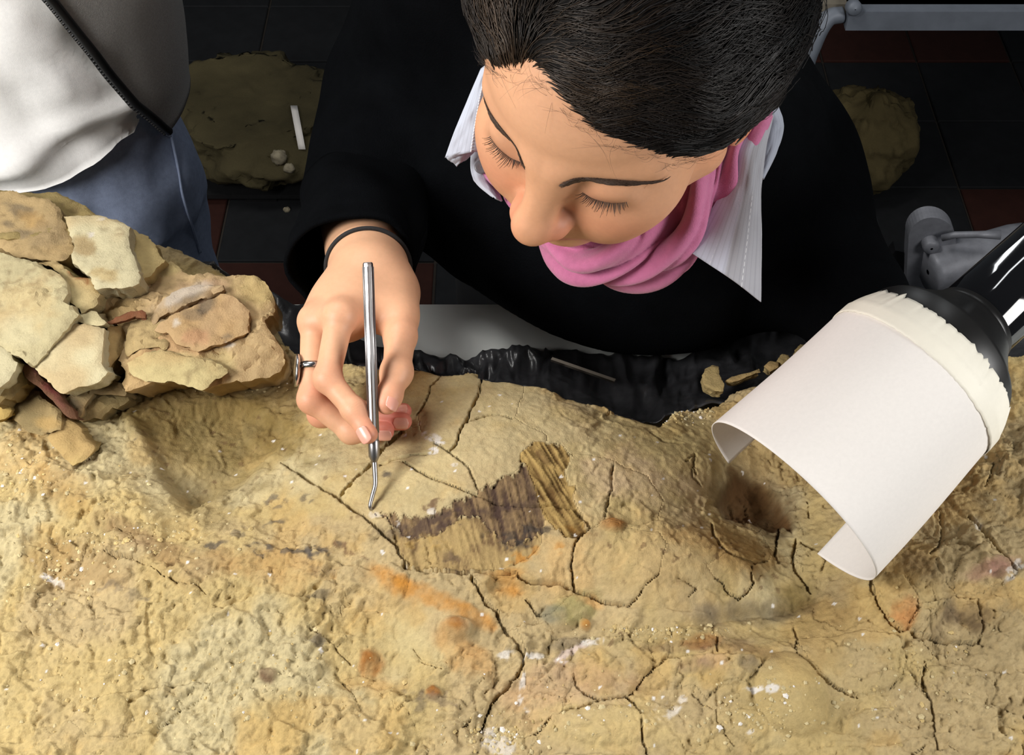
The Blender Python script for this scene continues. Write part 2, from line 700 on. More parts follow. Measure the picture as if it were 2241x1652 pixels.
# shallow layered terraces in the crumbly zones
ter = fbm(wxy * 20, 4, 61)
H += 0.0034 * rough * (sstep(-.02, .01, ter) + sstep(.2, .225, ter) + sstep(-.25, -.225, ter) - 1.5)

# ---- plates with a broken edge standing proud (polygon, rise in mm)
plates = [
    (Z(8, (225, 105), (300, 95), (350, 85), (460, 150), (440, 190), (400, 230), (345, 235), (300, 190), (240, 140)), 4.0),
    (Z(8, (65, 0), (300, 0), (295, 80), (210, 108), (120, 80), (70, 20)), 5.0),
    (Z(8, (490, 580), (560, 570), (640, 600), (665, 660), (650, 705), (620, 722), (560, 705), (500, 680)), 3.5),
    (Z(8, (550, 1570), (650, 1555), (740, 1550), (800, 1480), (850, 1430), (950, 1370), (1010, 1310), (940, 1290), (700, 1330), (400, 1400), (330, 1500), (420, 1570)), 2.5),
    (Z(8, (1440, 1255), (1520, 1240), (1570, 1190), (1600, 1120), (1640, 1160), (1690, 1205), (1730, 1190), (1740, 1100), (1560, 1040), (1470, 1040), (1300, 1100), (1230, 1180)), 2.2),
    (Z(8, (1700, 1350), (1780, 1320), (1800, 1290), (1730, 1260), (1640, 1290)), 1.6),
    (Z(8, (1870, 1350), (1950, 1370), (1950, 1410), (1900, 1455), (1880, 1410)), 2.8),
    (Z(8, (900, 1450), (1040, 1420), (1090, 1500), (1080, 1580), (1000, 1620), (900, 1570)), 2.0),
    (Z(8, (60, 760), (180, 790), (250, 880), (240, 960), (150, 1050), (60, 980)), 2.2),
    (Z(8, (0, 1050), (90, 1050), (150, 1080), (130, 1160), (60, 1200), (0, 1190)), 2.6),
    (Z(8, (190, 1040), (280, 1000), (330, 1040), (250, 1090)), 2.2),
    (Z(8, (1880, 780), (1930, 740), (2180, 790), (2197, 860), (2120, 880)), 1.0),
    (Z(1, (710, 960), (980, 1000), (990, 1050), (1060, 1160), (920, 1190), (710, 1140)), 2.0),
    (Z(1, (1490, 1020), (1600, 950), (1720, 940), (2130, 960), (2150, 1000), (2040, 1110), (1920, 1100), (1800, 1200), (1740, 1130), (1560, 1100)), 3.5),
    (Z(1, (640, 790), (700, 770), (820, 760), (860, 800), (840, 930), (700, 940)), 3.0),
    (Z(1, (1180, 640), (1330, 655), (1560, 640), (1850, 700), (1840, 800), (1500, 840), (1130, 800), (1240, 690)), 2.5),
    (Z(2, (610, 1010), (800, 1000), (1000, 960), (1180, 980), (1230, 1110), (1200, 1200), (1130, 1290), (970, 1330), (830, 1275), (690, 1140)), 4.0),
    (Z(2, (1260, 1010), (1370, 1020), (1365, 1130), (1320, 1130), (1315, 1290), (1290, 1290), (1300, 1200), (1260, 1110)), 3.0),
    (Z(2, (980, 1230), (1100, 1180), (1200, 1200), (1130, 1290), (1010, 1290)), 2.0),
    (Z(2, (1480, 690), (1530, 560), (1660, 470), (1790, 590), (1810, 680), (1640, 760), (1470, 800)), 3.0),
    (Z(2, (1030, 700), (1080, 650), (1200, 670), (1280, 800), (1260, 900), (1190, 945), (1100, 860), (1050, 780)), 4.0),
    (Z(2, (1300, 840), (1480, 800), (1620, 790), (1640, 1000), (1600, 1050), (1450, 1040), (1330, 990), (1250, 940)), 5.5),
    (Z(2, (1350, 1150), (1500, 1160), (1700, 1190), (1878, 1220), (1878, 1652), (1640, 1652), (1400, 1560), (1400, 1420), (1340, 1250)), 2.5),
    (Z(2, (880, 1440), (1000, 1400), (1150, 1400), (1220, 1480), (1100, 1600), (920, 1540)), 2.5),
    (Z(2, (600, 560), (640, 490), (730, 540), (770, 580), (740, 640), (650, 650)), 3.0),
    (Z(2, (1640, 820), (1800, 700), (1878, 620), (1878, 1200), (1700, 1150), (1640, 1010)), 3.0),
    (Z(7, (1480, 1130), (1580, 1030), (1650, 1030), (1800, 1040), (1960, 1050), (2010, 1120), (1960, 1280), (1800, 1460), (1550, 1390), (1490, 1370)), 1.5),
    (Z(7, (1210, 1420), (1290, 1380), (1420, 1340), (1450, 1400), (1400, 1480), (1320, 1530), (1270, 1500)), 1.5),
    (Z(7, (1300, 1350), (1400, 1345), (1450, 1380), (1440, 1430), (1370, 1440), (1300, 1400)), 1.2),
    (Z(7, (1470, 590), (1560, 600), (1700, 640), (1900, 730), (1990, 860), (1960, 960), (1650, 990), (1580, 1010), (1500, 900), (1490, 790), (1440, 720)), 1.2),
]
for poly, mm in plates:
    d, s, _ = seg_dist((WX, WY), poly, 16, closed=True)
    ins = inside((WX, WY), poly)
    sd = np.where(ins, d, -np.minimum(d, 16))
    tilt = 0.6 + 0.4 * vnoise(XY * 25, int(mm * 10))
    H += mm * 0.001 * sstep(-2.0, 2.5, sd) * tilt

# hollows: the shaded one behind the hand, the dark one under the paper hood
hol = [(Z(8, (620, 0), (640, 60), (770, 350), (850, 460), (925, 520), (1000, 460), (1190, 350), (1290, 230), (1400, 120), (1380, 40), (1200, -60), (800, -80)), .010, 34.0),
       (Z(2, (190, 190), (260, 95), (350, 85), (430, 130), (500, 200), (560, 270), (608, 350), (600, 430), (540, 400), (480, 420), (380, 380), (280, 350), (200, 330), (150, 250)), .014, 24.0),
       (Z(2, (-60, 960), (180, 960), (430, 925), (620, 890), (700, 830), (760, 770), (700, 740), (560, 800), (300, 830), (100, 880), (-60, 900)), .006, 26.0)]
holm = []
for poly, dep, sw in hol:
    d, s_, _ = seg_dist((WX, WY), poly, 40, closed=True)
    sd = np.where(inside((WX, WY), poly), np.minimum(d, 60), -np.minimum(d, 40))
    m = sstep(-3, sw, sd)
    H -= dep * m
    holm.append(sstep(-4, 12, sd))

# smooth rounded nodules
for cx, cy, rx, ry, rot, hh in ((1735, 1520, 75, 95, -30, 8), (1240, 1345, 62, 36, -25, 7), (1000, 1375, 40, 26, 0, 7), (1280, 1372, 14, 11, 0, 5), (950, 1518, 17, 15, 0, 5), (1340, 1150, 27, 15, 10, 5),
                                 (590, 1480, 20, 14, 0, 4), (805, 1440, 26, 22, 30, 3), (1330, 1585, 110, 45, 0, 4), (570, 930, 45, 40, 20, 4), (1905, 1590, 55, 35, 0, 4)):
    d = blob(cx, cy, rx, ry, rot)
    H += hh * 0.001 * np.sqrt(np.clip(1 - d * d, 0, 1))

# ---- cracks: (polyline, half width, depth mm, step mm on the right-hand side of the line)
A_ = Z(7, (0, 750), (80, 800), (160, 850), (230, 905), (300, 960), (360, 1010), (430, 1070), (480, 1120), (495, 1165), (530, 1210), (525, 1240), (600, 1255), (760, 1275), (900, 1277), (1050, 1280), (1150, 1280), (1180, 1315), (1240, 1345), (1310, 1335), (1400, 1335), (1470, 1365), (1550, 1395), (1640, 1430), (1740, 1450), (1800, 1465))
cracks = [
    (np.vstack([Z(7, (-180, 640), (-80, 690)), A_]), 4.2, 13, 0),
    (Z(7, (160, 845), (215, 780), (270, 720), (330, 665), (390, 590), (450, 515), (520, 470)), 3.0, 9, 0),
    (Z(7, (370, 610), (420, 555), (470, 505), (520, 470)), 5.5, 12, 0),
    (Z(7, (965, 115), (968, 190), (950, 250), (930, 300), (890, 390), (850, 460), (820, 540), (785, 585)), 2.6, 8, 0),
    (Z(7, (700, 540), (785, 590), (850, 640), (890, 680), (920, 740), (940, 800)), 1.8, 5, 0),
    (Z(7, (380, 665), (470, 635), (560, 615), (690, 600)), 1.7, 4, 0),
    (Z(7, (520, 650), (600, 690), (700, 740), (800, 780), (900, 820), (1000, 855), (1100, 880), (1200, 888), (1310, 888), (1400, 880)), 1.8, 5, 0),
    (Z(7, (1400, 880), (1470, 905), (1530, 950), (1560, 980), (1580, 1020)), 3.4, 9, 0),
    (Z(7, (745, 140), (720, 180), (680, 220), (660, 280), (640, 330), (600, 380)), 1.8, 4, 0),
    (Z(7, (870, 425), (920, 405), (1000, 380), (1080, 385), (1150, 405)), 1.4, 3, 0),
    (Z(7, (1712, 640), (1705, 720), (1700, 800), (1680, 880), (1655, 960)), 1.7, 4, 0),
    (Z(7, (1580, 1025), (1530, 1050), (1490, 1110), (1475, 1220), (1480, 1310), (1490, 1370)), 2.2, 6, 0),
    (np.vstack([Z(7, (905, 1280), (915, 1330), (960, 1390), (980, 1440), (1050, 1490), (1070, 1540)), Z(1, (550, 730), (575, 790), (640, 870), (690, 930), (683, 1010), (640, 1060), (560, 1130), (500, 1190), (470, 1260), (440, 1330), (415, 1390))]), 3.2, 10, 0),
    (Z(1, (700, 600), (740, 640), (770, 700), (830, 715)), 2.2, 5, 0),
    (Z(1, (1840, 110), (1850, 180), (1890, 250), (1940, 310), (2010, 340), (2090, 365), (2180, 370)), 2.2, 6, 0),
    (Z(1, (2085, 380), (2085, 470), (2100, 500), (2060, 560), (2010, 600), (1950, 560), (1910, 500), (1850, 470)), 1.9, 5, 0),
    (Z(1, (1330, 640), (1400, 570), (1430, 510), (1520, 430)), 1.8, 4, 0),
    (Z(1, (1620, 460), (1680, 480), (1750, 520), (1700, 580)), 1.6, 4, 0),
    (Z(1, (990, 1040), (1010, 1100), (1060, 1160), (1160, 1195), (1250, 1180), (1310, 1170), (1360, 1210), (1410, 1290), (1410, 1400), (1430, 1480), (1450, 1546)), 2.2, 6, 0),
    (Z(1, (930, 1280), (1000, 1245), (1080, 1225), (1160, 1200)), 2.2, 5, 0),
    (Z(1, (740, 1410), (790, 1380), (830, 1340), (860, 1300)), 1.7, 4, 0),
    (Z(1, (310, 1375), (340, 1345), (370, 1320)), 1.7, 4, 0),
    (Z(1, (1330, 1170), (1430, 1060), (1490, 1010), (1600, 950), (1700, 930)), 1.8, 4, 0),
    (Z(1, (1870, 930), (1885, 830)), 2.2, 5, 0),
    (Z(1, (1740, 1120), (1735, 1170), (1780, 1210), (1860, 1260), (1880, 1340), (1980, 1500)), 1.5, 3, 0),
    (Z(1, (0, 880), (80, 980), (200, 1030)), 1.5, 3, 0),
    (Z(2, (1020, 670), (1025, 730), (1050, 770), (1100, 850), (1150, 920), (1190, 955)), 2.6, 8, 0),
    (Z(2, (1190, 960), (1240, 940), (1290, 980), (1350, 1000), (1450, 1040), (1560, 1050), (1610, 1045)), 3.0, 8, 0),
    (Z(2, (600, 930), (620, 1010), (610, 1085), (680, 1150), (750, 1220), (830, 1275), (900, 1310), (960, 1330)), 2.4, 7, 0),
    (Z(2, (1330, 1140), (1320, 1220), (1360, 1320), (1390, 1420), (1395, 1520), (1420, 1640)), 2.2, 6, 0),
    (Z(2, (1570, 310), (1610, 350), (1660, 420), (1740, 510), (1790, 590), (1840, 640)), 3.2, 10, 0),
    (Z(2, (1420, 270), (1430, 400), (1410, 500), (1350, 550)), 2.2, 6, 0),
    (Z(2, (620, 440), (600, 540), (600, 620), (650, 680), (700, 760)), 3.0, 8, 0),
    (Z(2, (540, 340), (510, 430), (500, 540), (515, 610)), 3.0, 8, 0),
    (Z(2, (640, 470), (700, 510), (770, 545)), 3.2, 8, 0),
    (Z(2, (1720, 20), (1690, 100), (1660, 160)), 1.9, 5, 0),
    (Z(2, (1250, 1650), (1290, 1620), (1340, 1590)), 2.2, 6, 0),
    (Z(2, (45, 0), (60, 90)), 1.8, 5, 0), (Z(2, (680, 250), (690, 320)), 1.6, 4, 0),
    (Z(8, (480, 670), (560, 710), (640, 715), (720, 750), (800, 800), (860, 830), (900, 850), (960, 850), (1000, 900)), 2.0, 5, 2.0),
    (Z(8, (530, 545), (600, 570), (700, 595), (780, 610)), 1.6, 4, 2),
    (Z(8, (1480, 1040), (1560, 1080), (1640, 1160), (1690, 1205)), 1.8, 4, 0),
    (Z(8, (1640, 1290), (1700, 1360), (1740, 1440)), 1.4, 3, 0),
    (Z(8, (80, 980), (150, 1060), (185, 1050)), 1.6, 3, 0),
    (Z(8, (1640, 970), (1660, 930), (1700, 930)), 1.3, 2.5, 0),
    (Z(8, (2000, 1190), (2060, 1220), (2130, 1240)), 1.4, 3, 0),
    (Z(8, (280, 840), (360, 860), (430, 880)), 1.5, 3, 0),
    (Z(7, (1920, 480), (1990, 520), (2100, 530)), 1.5, 3.5, 0),
    (np.array([(1500, 1010), (1520, 990), (1515, 1040), (1535, 1060)], float), 1.6, 4, 0),
]
crk = np.zeros_like(X)
for k, (pl, hw, dep, step) in enumerate(cracks):
    d, s, par = seg_dist((PX + 0.35 * warpx, PY + 0.35 * warpy), pl, 80 if step else 14)
    w = hw * (0.75 + 0.45 * vnoise(np.stack([par * 30, par * 0 + k * 3.1], -1), 71)) * sstep(0, 0.06, par) ** 0.5 * sstep(1, 0.94, par) ** 0.5
    g = 1 - sstep(0.25, 1.0, d / np.maximum(w + 0.9, 1e-3))
    H -= g * dep * 0.001
    crk = np.maximum(crk, g)
    if step:
        H += np.where(s < 0, step * 0.001 * np.exp(-d / 35.0), 0)

# ---- fossil patch
fos_dark = Z(7, (385, 950), (430, 965), (480, 968), (520, 955), (580, 968), (640, 965), (690, 940), (740, 918), (800, 885), (900, 850), (960, 800), (1010, 770), (1050, 750), (1130, 720), (1180, 680), (1215, 655), (1260, 740), (1290, 850), (1330, 960), (1310, 1030), (1290, 1060), (1200, 1100), (1140, 1130), (1070, 1090), (1000, 1020), (960, 960),
             (860, 960), (780, 1000), (720, 1060), (640, 1080), (520, 1060), (450, 1010))
fos_light = Z(7, (450, 1010), (520, 1060), (640, 1080), (720, 1060), (780, 1000), (860, 960), (960, 960), (1000, 1020), (1070, 1090), (1140, 1130), (1200, 1100), (1300, 1065), (1300, 1120), (1240, 1190), (1130, 1240), (1080, 1265), (900, 1268), (760, 1262), (600, 1245), (530, 1225), (500, 1160), (470, 1100))
fos_gold = Z(7, (1180, 640), (1195, 590), (1260, 535), (1330, 540), (1400, 545), (1478, 600), (1435, 700), (1450, 775), (1490, 780), (1480, 860), (1530, 950), (1545, 1000), (1540, 1040), (1515, 1080), (1440, 1070), (1400, 1040), (1330, 965), (1290, 850), (1250, 740), (1215, 655))
fr_ = fbm(np.stack([PX / 7 - PY / 30, PY / 120], -1), 2, 83)
fosL = [inside((WX, WY + 16 * fr_), fos_dark), inside((WX, WY + 4 * fr_), fos_light), inside((WX + 8 * fr_, WY), fos_gold)]
fos = fosL[0] | fosL[1] | fosL[2]


def fibres(ang, seed, f=1.0):
    c, s = math.cos(math.radians(ang)), math.sin(math.radians(ang))
    u, v = PX * c + PY * s, -PX * s + PY * c
    return fbm(np.stack([u / 70 * f, v / 4.5 * f], -1), 3, seed), fbm(np.stack([u / 60 * f, v / 16 * f], -1), 3, seed + 9)


fa, fa2 = fibres(76, 81)
fg, fg2 = fibres(58, 91)
df, _, _ = seg_dist((WX, WY), np.vstack([fos_dark[:22], fos_dark[22:]]), 25, closed=True)
fz = fbm(XY * 130, 3, 95)
fa = fa * 0.85 + 0.45 * fz
fg = fg * 0.95 + 0.35 * fz
H += np.where(fosL[0] | fosL[1], 0.0014 * fa + 0.0010 * fa2, 0) + np.where(fosL[2], 0.0024 * fg + 0.002 * fg2, 0)
H -= np.where(fos, 0.0012, 0)

# ---- slab outline: everything outside is cut away
back = Z(0, (640, 762), (720, 775), (800, 780), (890, 793), (925, 798), (960, 808), (1000, 806), (1046, 800), (1054, 818), (1100, 822), (1130, 830), (1180, 842), (1222, 851), (1280, 866), (1330, 876), (1360, 896), (1400, 908), (1440, 918), (1475, 893), (1510, 884), (1535, 872), (1570, 866), (1600, 848), (1640, 838), (1700, 828), (1800, 810), (1900, 800), (2000, 790), (2140, 780), (2241, 765), (2400, 750))
bw = np.array([on_rock(*p)[:2] for p in back])
outl = np.vstack([[-0.455, 0.30], [-0.455, 0.80], [-0.30, 0.80], [-0.22, 0.755], bw, [0.455, 0.30]])
dO, _, _ = seg_dist((X + 0.004 * fbm(XY * 45, 3, 111) + 0.0012 * n2, Y + 0.004 * fbm(XY * 45, 3, 112)), outl, 0.03, closed=True)
inO = inside((X + 0.004 * fbm(XY * 45, 3, 111) + 0.0012 * n2, Y + 0.004 * fbm(XY * 45, 3, 112)), outl)
H -= np.where(inO, 0.010 * (1 - sstep(0, 0.011, dO)) ** 1.5, 0)

# ---- colour of the stone
Cr = np.empty(X.shape + (3,), np.float32)
t1 = srgb(192, 169, 117); t2 = srgb(187, 165, 122); t3 = srgb(196, 180, 138); t4 = srgb(198, 162, 98)
q = fbm(XY * 11, 4, 121)[..., None]
q2 = fbm(XY * 26, 4, 125)[..., None]
Cr[:] = t1
Cr += (t2 - Cr) * sstep(0.0, 0.35, q)
Cr += (t3 - Cr) * sstep(0.05, 0.35, -q)
Cr += (t4 - Cr) * 0.45 * sstep(0.08, 0.40, q2)


def stain(cx, cy, rx, ry, rot, col, amt, rag=0.5, soft=0.45, spotty=0.0):
    global Cr
    d = blob(cx, cy, rx, ry, rot) + 1.7 * rag * fbm(XY * 55, 4, int(cx) % 97)
    m = amt * (1 - sstep(1 - soft, 1 + soft, d)) * (0.72 + 0.55 * np.clip(fbm(XY * 130, 3, int(cx + cy) % 83) + .25, -.5, .5))
    m = np.clip(m, 0, 1)
    if spotty:
        m = m * sstep(-0.05, 0.25, fbm(XY * 190, 3, int(cy) % 89) + 0.5 - spotty)
    Cr += (np.asarray(col) - Cr) * m[..., None]


pale = srgb(200, 182, 138); ochre = srgb(196, 132, 48); rust = srgb(160, 100, 40); olive = srgb(132, 114, 68); grey = srgb(92, 84, 76); brown = srgb(96, 68, 36); pink = srgb(196, 152, 128); pbr = srgb(98, 66, 52)
for a in ((1000, 950, 260, 150, 10, pale, .75), (860, 1060, 140, 70, 20, pale, .7), (1400, 1050, 110, 70, 20, srgb(206, 180, 142), .8), (1430, 1210, 150, 80, 10, srgb(206, 176, 122), .7),
          (1230, 1240, 60, 80, 0, srgb(208, 172, 116), .7), (1740, 1520, 80, 100, -30, srgb(198, 172, 116), .7), (1330, 1590, 150, 55, 0, srgb(204, 180, 124), .7), (900, 1400, 90, 40, 30, srgb(204, 186, 138), .7),
          (470, 930, 190, 90, 15, olive, .75), (600, 900, 90, 70, 0, srgb(140, 114, 60), .6), (430, 1080, 100, 80, 0, srgb(140, 124, 88), .6), (330, 1000, 70, 60, 0, srgb(150, 128, 84), .4),
          (950, 1310, 110, 18, 24, ochre, .75), (860, 1280, 55, 28, 30, ochre, .8), (1003, 1372, 40, 24, 0, rust, .95), (810, 1440, 26, 24, 0, rust, .9), (1338, 1148, 30, 17, 10, rust, 1.), (1000, 1420, 70, 30, 30, ochre, .4), (1120, 1290, 26, 22, 0, ochre, .7),
          (830, 1500, 60, 30, 0, ochre, .3), (1100, 1260, 50, 14, 0, ochre, .5), (950, 1518, 16, 14, 0, rust, .9), (590, 1482, 18, 13, 0, srgb(92, 56, 40), .8), (1280, 1372, 14, 11, 0, ochre, .8),
          (1650, 1080, 75, 45, 25, brown, .95), (1700, 1140, 70, 40, 40, srgb(104, 84, 52), .85), (1600, 1060, 40, 25, 0, srgb(110, 92, 60), .6), (1640, 1340, 90, 26, -5, grey, .6), (1740, 1310, 50, 26, -30, srgb(110, 92, 46), .7),
          (1250, 1335, 50, 30, -25, srgb(158, 148, 96), .8), (1215, 1352, 26, 18, 0, srgb(118, 118, 100), .7), (1530, 1405, 45, 12, -5, rust, .6), (1630, 1420, 80, 14, 10, pbr, .45), (1500, 1415, 90, 10, 0, pbr, .35),
          (1530, 1460, 30, 14, 0, grey, .5), (1640, 1458, 24, 14, 0, grey, .6), (1240, 1412, 60, 12, -10, srgb(120, 108, 90), .6), (2090, 1360, 70, 34, 10, srgb(96, 78, 60), .8), (2150, 1260, 70, 22, -25, pink, .7), (2185, 1250, 30, 18, -25, srgb(150, 104, 98), .6), (1985, 1340, 30, 26, -50, srgb(200, 140, 84), .8),
          (2000, 1240, 40, 26, 0, srgb(100, 76, 50), .6), (1980, 1280, 60, 30, 0, srgb(150, 120, 70), .5), (1820, 1330, 60, 30, 0, srgb(140, 108, 66), .4), (1540, 1450, 60, 25, 0, pink, .3), (1250, 1500, 130, 40, 0, pink, .3), (1150, 1520, 60, 60, 0, srgb(205, 168, 120), .5),
          (1600, 1200, 100, 40, 20, srgb(190, 150, 92), .5), (650, 1250, 120, 40, 5, srgb(186, 150, 96), .7), (420, 1250, 80, 50, 10, srgb(160, 128, 84), .4), (330, 1190, 100, 26, 25, srgb(128, 92, 62), .5), (150, 1240, 100, 60, 20, srgb(156, 124, 78), .5), (140, 1040, 80, 40, 30, srgb(160, 122, 66), .5), (60, 1000, 60, 60, 0, srgb(205, 165, 100), .5),
          (1300, 1320, 26, 18, 20, srgb(208, 164, 106), .8), (1450, 950, 120, 50, 10, srgb(170, 152, 104), .5), (1500, 1060, 70, 60, 0, srgb(186, 160, 112), .4), (1680, 1000, 100, 40, 30, srgb(168, 138, 96), .4), (920, 860, 80, 40, 0, srgb(176, 152, 100), .4)):
    stain(*a)
for a in ((620, 1212, 80, 9, -3, grey, .95), (690, 1215, 22, 12, 0, grey, 1.), (600, 1145, 26, 9, -10, grey, .7), (470, 1200, 40, 7, -18, grey, .8), (530, 1160, 40, 9, -10, grey, .6), (600, 1095, 22, 12, 0, grey, .7), (745, 1195, 20, 8, 22, pbr, 1.), (770, 1212, 22, 7, 25, pbr, 1.), (735, 1187, 14, 7, 20, srgb(70, 62, 60), .9),
          (848, 1045, 9, 8, 0, grey, .9), (952, 1100, 20, 5, -20, pbr, .8), (560, 1200, 18, 6, 0, grey, .6), (670, 1090, 10, 7, 0, grey, .6), (700, 1402, 20, 12, 20, grey, .7), (300, 965, 16, 8, 20, grey, .7), (340, 985, 30, 12, 10, grey, .5), (520, 1170, 14, 6, 0, grey, .7), (700, 1305, 24, 8, -10, grey, .6),
          (985, 1530, 46, 14, 5, srgb(124, 108, 88), .8), (905, 1545, 14, 9, 0, grey, .6), (1160, 1626, 10, 5, 0, grey, .8), (890, 1510, 20, 9, 30, grey, .5), (300, 1300, 60, 8, 15, grey, .5), (230, 1280, 40, 10, -10, grey, .5), (690, 1260, 40, 12, 0, grey, .35)):
    stain(*a, rag=0.9, soft=0.25, spotty=0.35)
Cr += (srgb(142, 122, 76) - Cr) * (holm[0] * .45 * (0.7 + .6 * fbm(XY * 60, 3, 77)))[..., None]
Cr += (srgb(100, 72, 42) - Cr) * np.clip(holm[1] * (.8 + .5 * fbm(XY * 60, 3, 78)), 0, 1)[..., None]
# spots scattered on the cleaned plates
sp1, sp2, spc = worley(XY * 110, 133)
spm = (spc > 0.80) & (sp1 < 0.17 + 0.22 * fbm(XY * 400, 2, 7))
spz = np.zeros_like(X)
for cx, cy, rx, ry in ((1430, 1200, 140, 90), (480, 960, 200, 110), (700, 1080, 140, 80), (1650, 1230, 120, 90), (1350, 1420, 120, 40), (120, 980, 120, 60)):
    spz = np.maximum(spz, 1 - sstep(.7, 1.2, blob(cx, cy, rx, ry)))
Cr += (srgb(112, 84, 58) - Cr) * (0.6 * spz * spm)[..., None]
# fine dark and pale speckle
sk = fbm(XY * 520, 2, 141)
Cr *= (1 - 0.25 * sstep(0.25, 0.5, sk) * np.clip(rough, .2, 1))[..., None]
Cr *= (1 + 0.16 * n1 * 1.0)[..., None]
# fossil colours
u = (0.5 + 0.9 * fa + 0.3 * fa2)[..., None]
u = np.clip(u, 0, 1)
cd = srgb(78, 60, 50) * (1 - u) + srgb(150, 124, 88) * u
tanpatch = sstep(0.0, .25, fbm(XY * 45, 3, 151) + 0.28 * (fosL[1]))[..., None]
cl = srgb(116, 92, 64) * (1 - u) + srgb(182, 155, 104) * u
cl = cl * (1 - tanpatch * 0.6) + srgb(184, 158, 106) * tanpatch * 0.6
gq = np.clip(0.5 + 1.0 * fg + .3 * fg2, 0, 1)[..., None]
cgo = srgb(104, 78, 44) * (1 - gq) + srgb(186, 156, 96) * gq
Cr = np.where(fosL[0][..., None], np.clip(cd, .02, 1), Cr)
Cr = np.where(fosL[1][..., None], np.clip(cl, .02, 1), Cr)
Cr = np.where(fosL[2][..., None], np.clip(cgo, .02, 1), Cr)
for a in ((960, 1140, 130, 16, -12, srgb(74, 58, 54), .75), (1140, 1170, 46, 22, -10, srgb(66, 60, 56), .8), (985, 1235, 30, 20, 70, srgb(96, 76, 62), .7), (1160, 1215, 46, 18, -20, ochre, .7), (1240, 1150, 30, 24, 30, srgb(150, 104, 40), .6), (905, 1180, 60, 18, 10, srgb(180, 148, 86), .6), (1190, 1000, 30, 10, 50, srgb(96, 70, 44), .7)):
    stain(*a, rag=0.8, soft=0.3, spotty=0.25)
# plaster and calcite whites
white = srgb(232, 226, 218)
for a in ((918, 925, 9, 22, 15, white, .95), (942, 955, 22, 8, 25, white, 1.), (950, 988, 9, 6, 0, white, .95), (995, 1017, 6, 5, 0, white, .9), (878, 1102, 5, 4, 0, white, 1.), (780, 1025, 6, 5, 0, white, .9), (1655, 1512, 34, 9, 8, white, 1.), (1690, 1516, 12, 6, 0, white, .9), (1172, 1438, 24, 6, -5, white, .9), (1300, 1405, 22, 4, -5, white, .9),
          (1250, 1425, 26, 8, -25, srgb(220, 200, 190), .8), (1110, 1430, 20, 7, -8, white, .8), (1480, 1550, 36, 26, -30, white, .75), (1500, 1525, 12, 14, 0, white, .7), (1414, 1596, 9, 8, 0, white, .7), (1100, 1620, 26, 14, 20, white, .6), (1640, 1605, 18, 9, -20, white, .7), (1145, 1490, 5, 22, 10, white, .7), (1152, 1545, 9, 8, 0, white, .7), (2215, 1250, 20, 9, -40, white, .8), (2140, 1145, 12, 9, 40, white, .6),
          (942, 1115, 6, 4, 0, white, .8), (1095, 1246, 8, 5, 0, white, .9), (870, 1145, 8, 6, 0, white, .7), (120, 1270, 26, 5, 30, white, .8), (75, 1235, 14, 4, 60, white, .7), (820, 1130, 10, 5, 0, white, .5)):
    stain(*a, rag=1.1, soft=0.2, spotty=0.15)
wsp1, _, wspc = worley(XY * 150, 161)
wm = (wspc > 0.972) & (wsp1 < 0.05 + 0.10 * _T2[0, 0] + 0.10 * fbm(XY * 90, 2, 163))
Cr = np.where(wm[..., None], np.float32(white), Cr)
Cr = np.clip(Cr * 0.87, 0.01, 0.9)

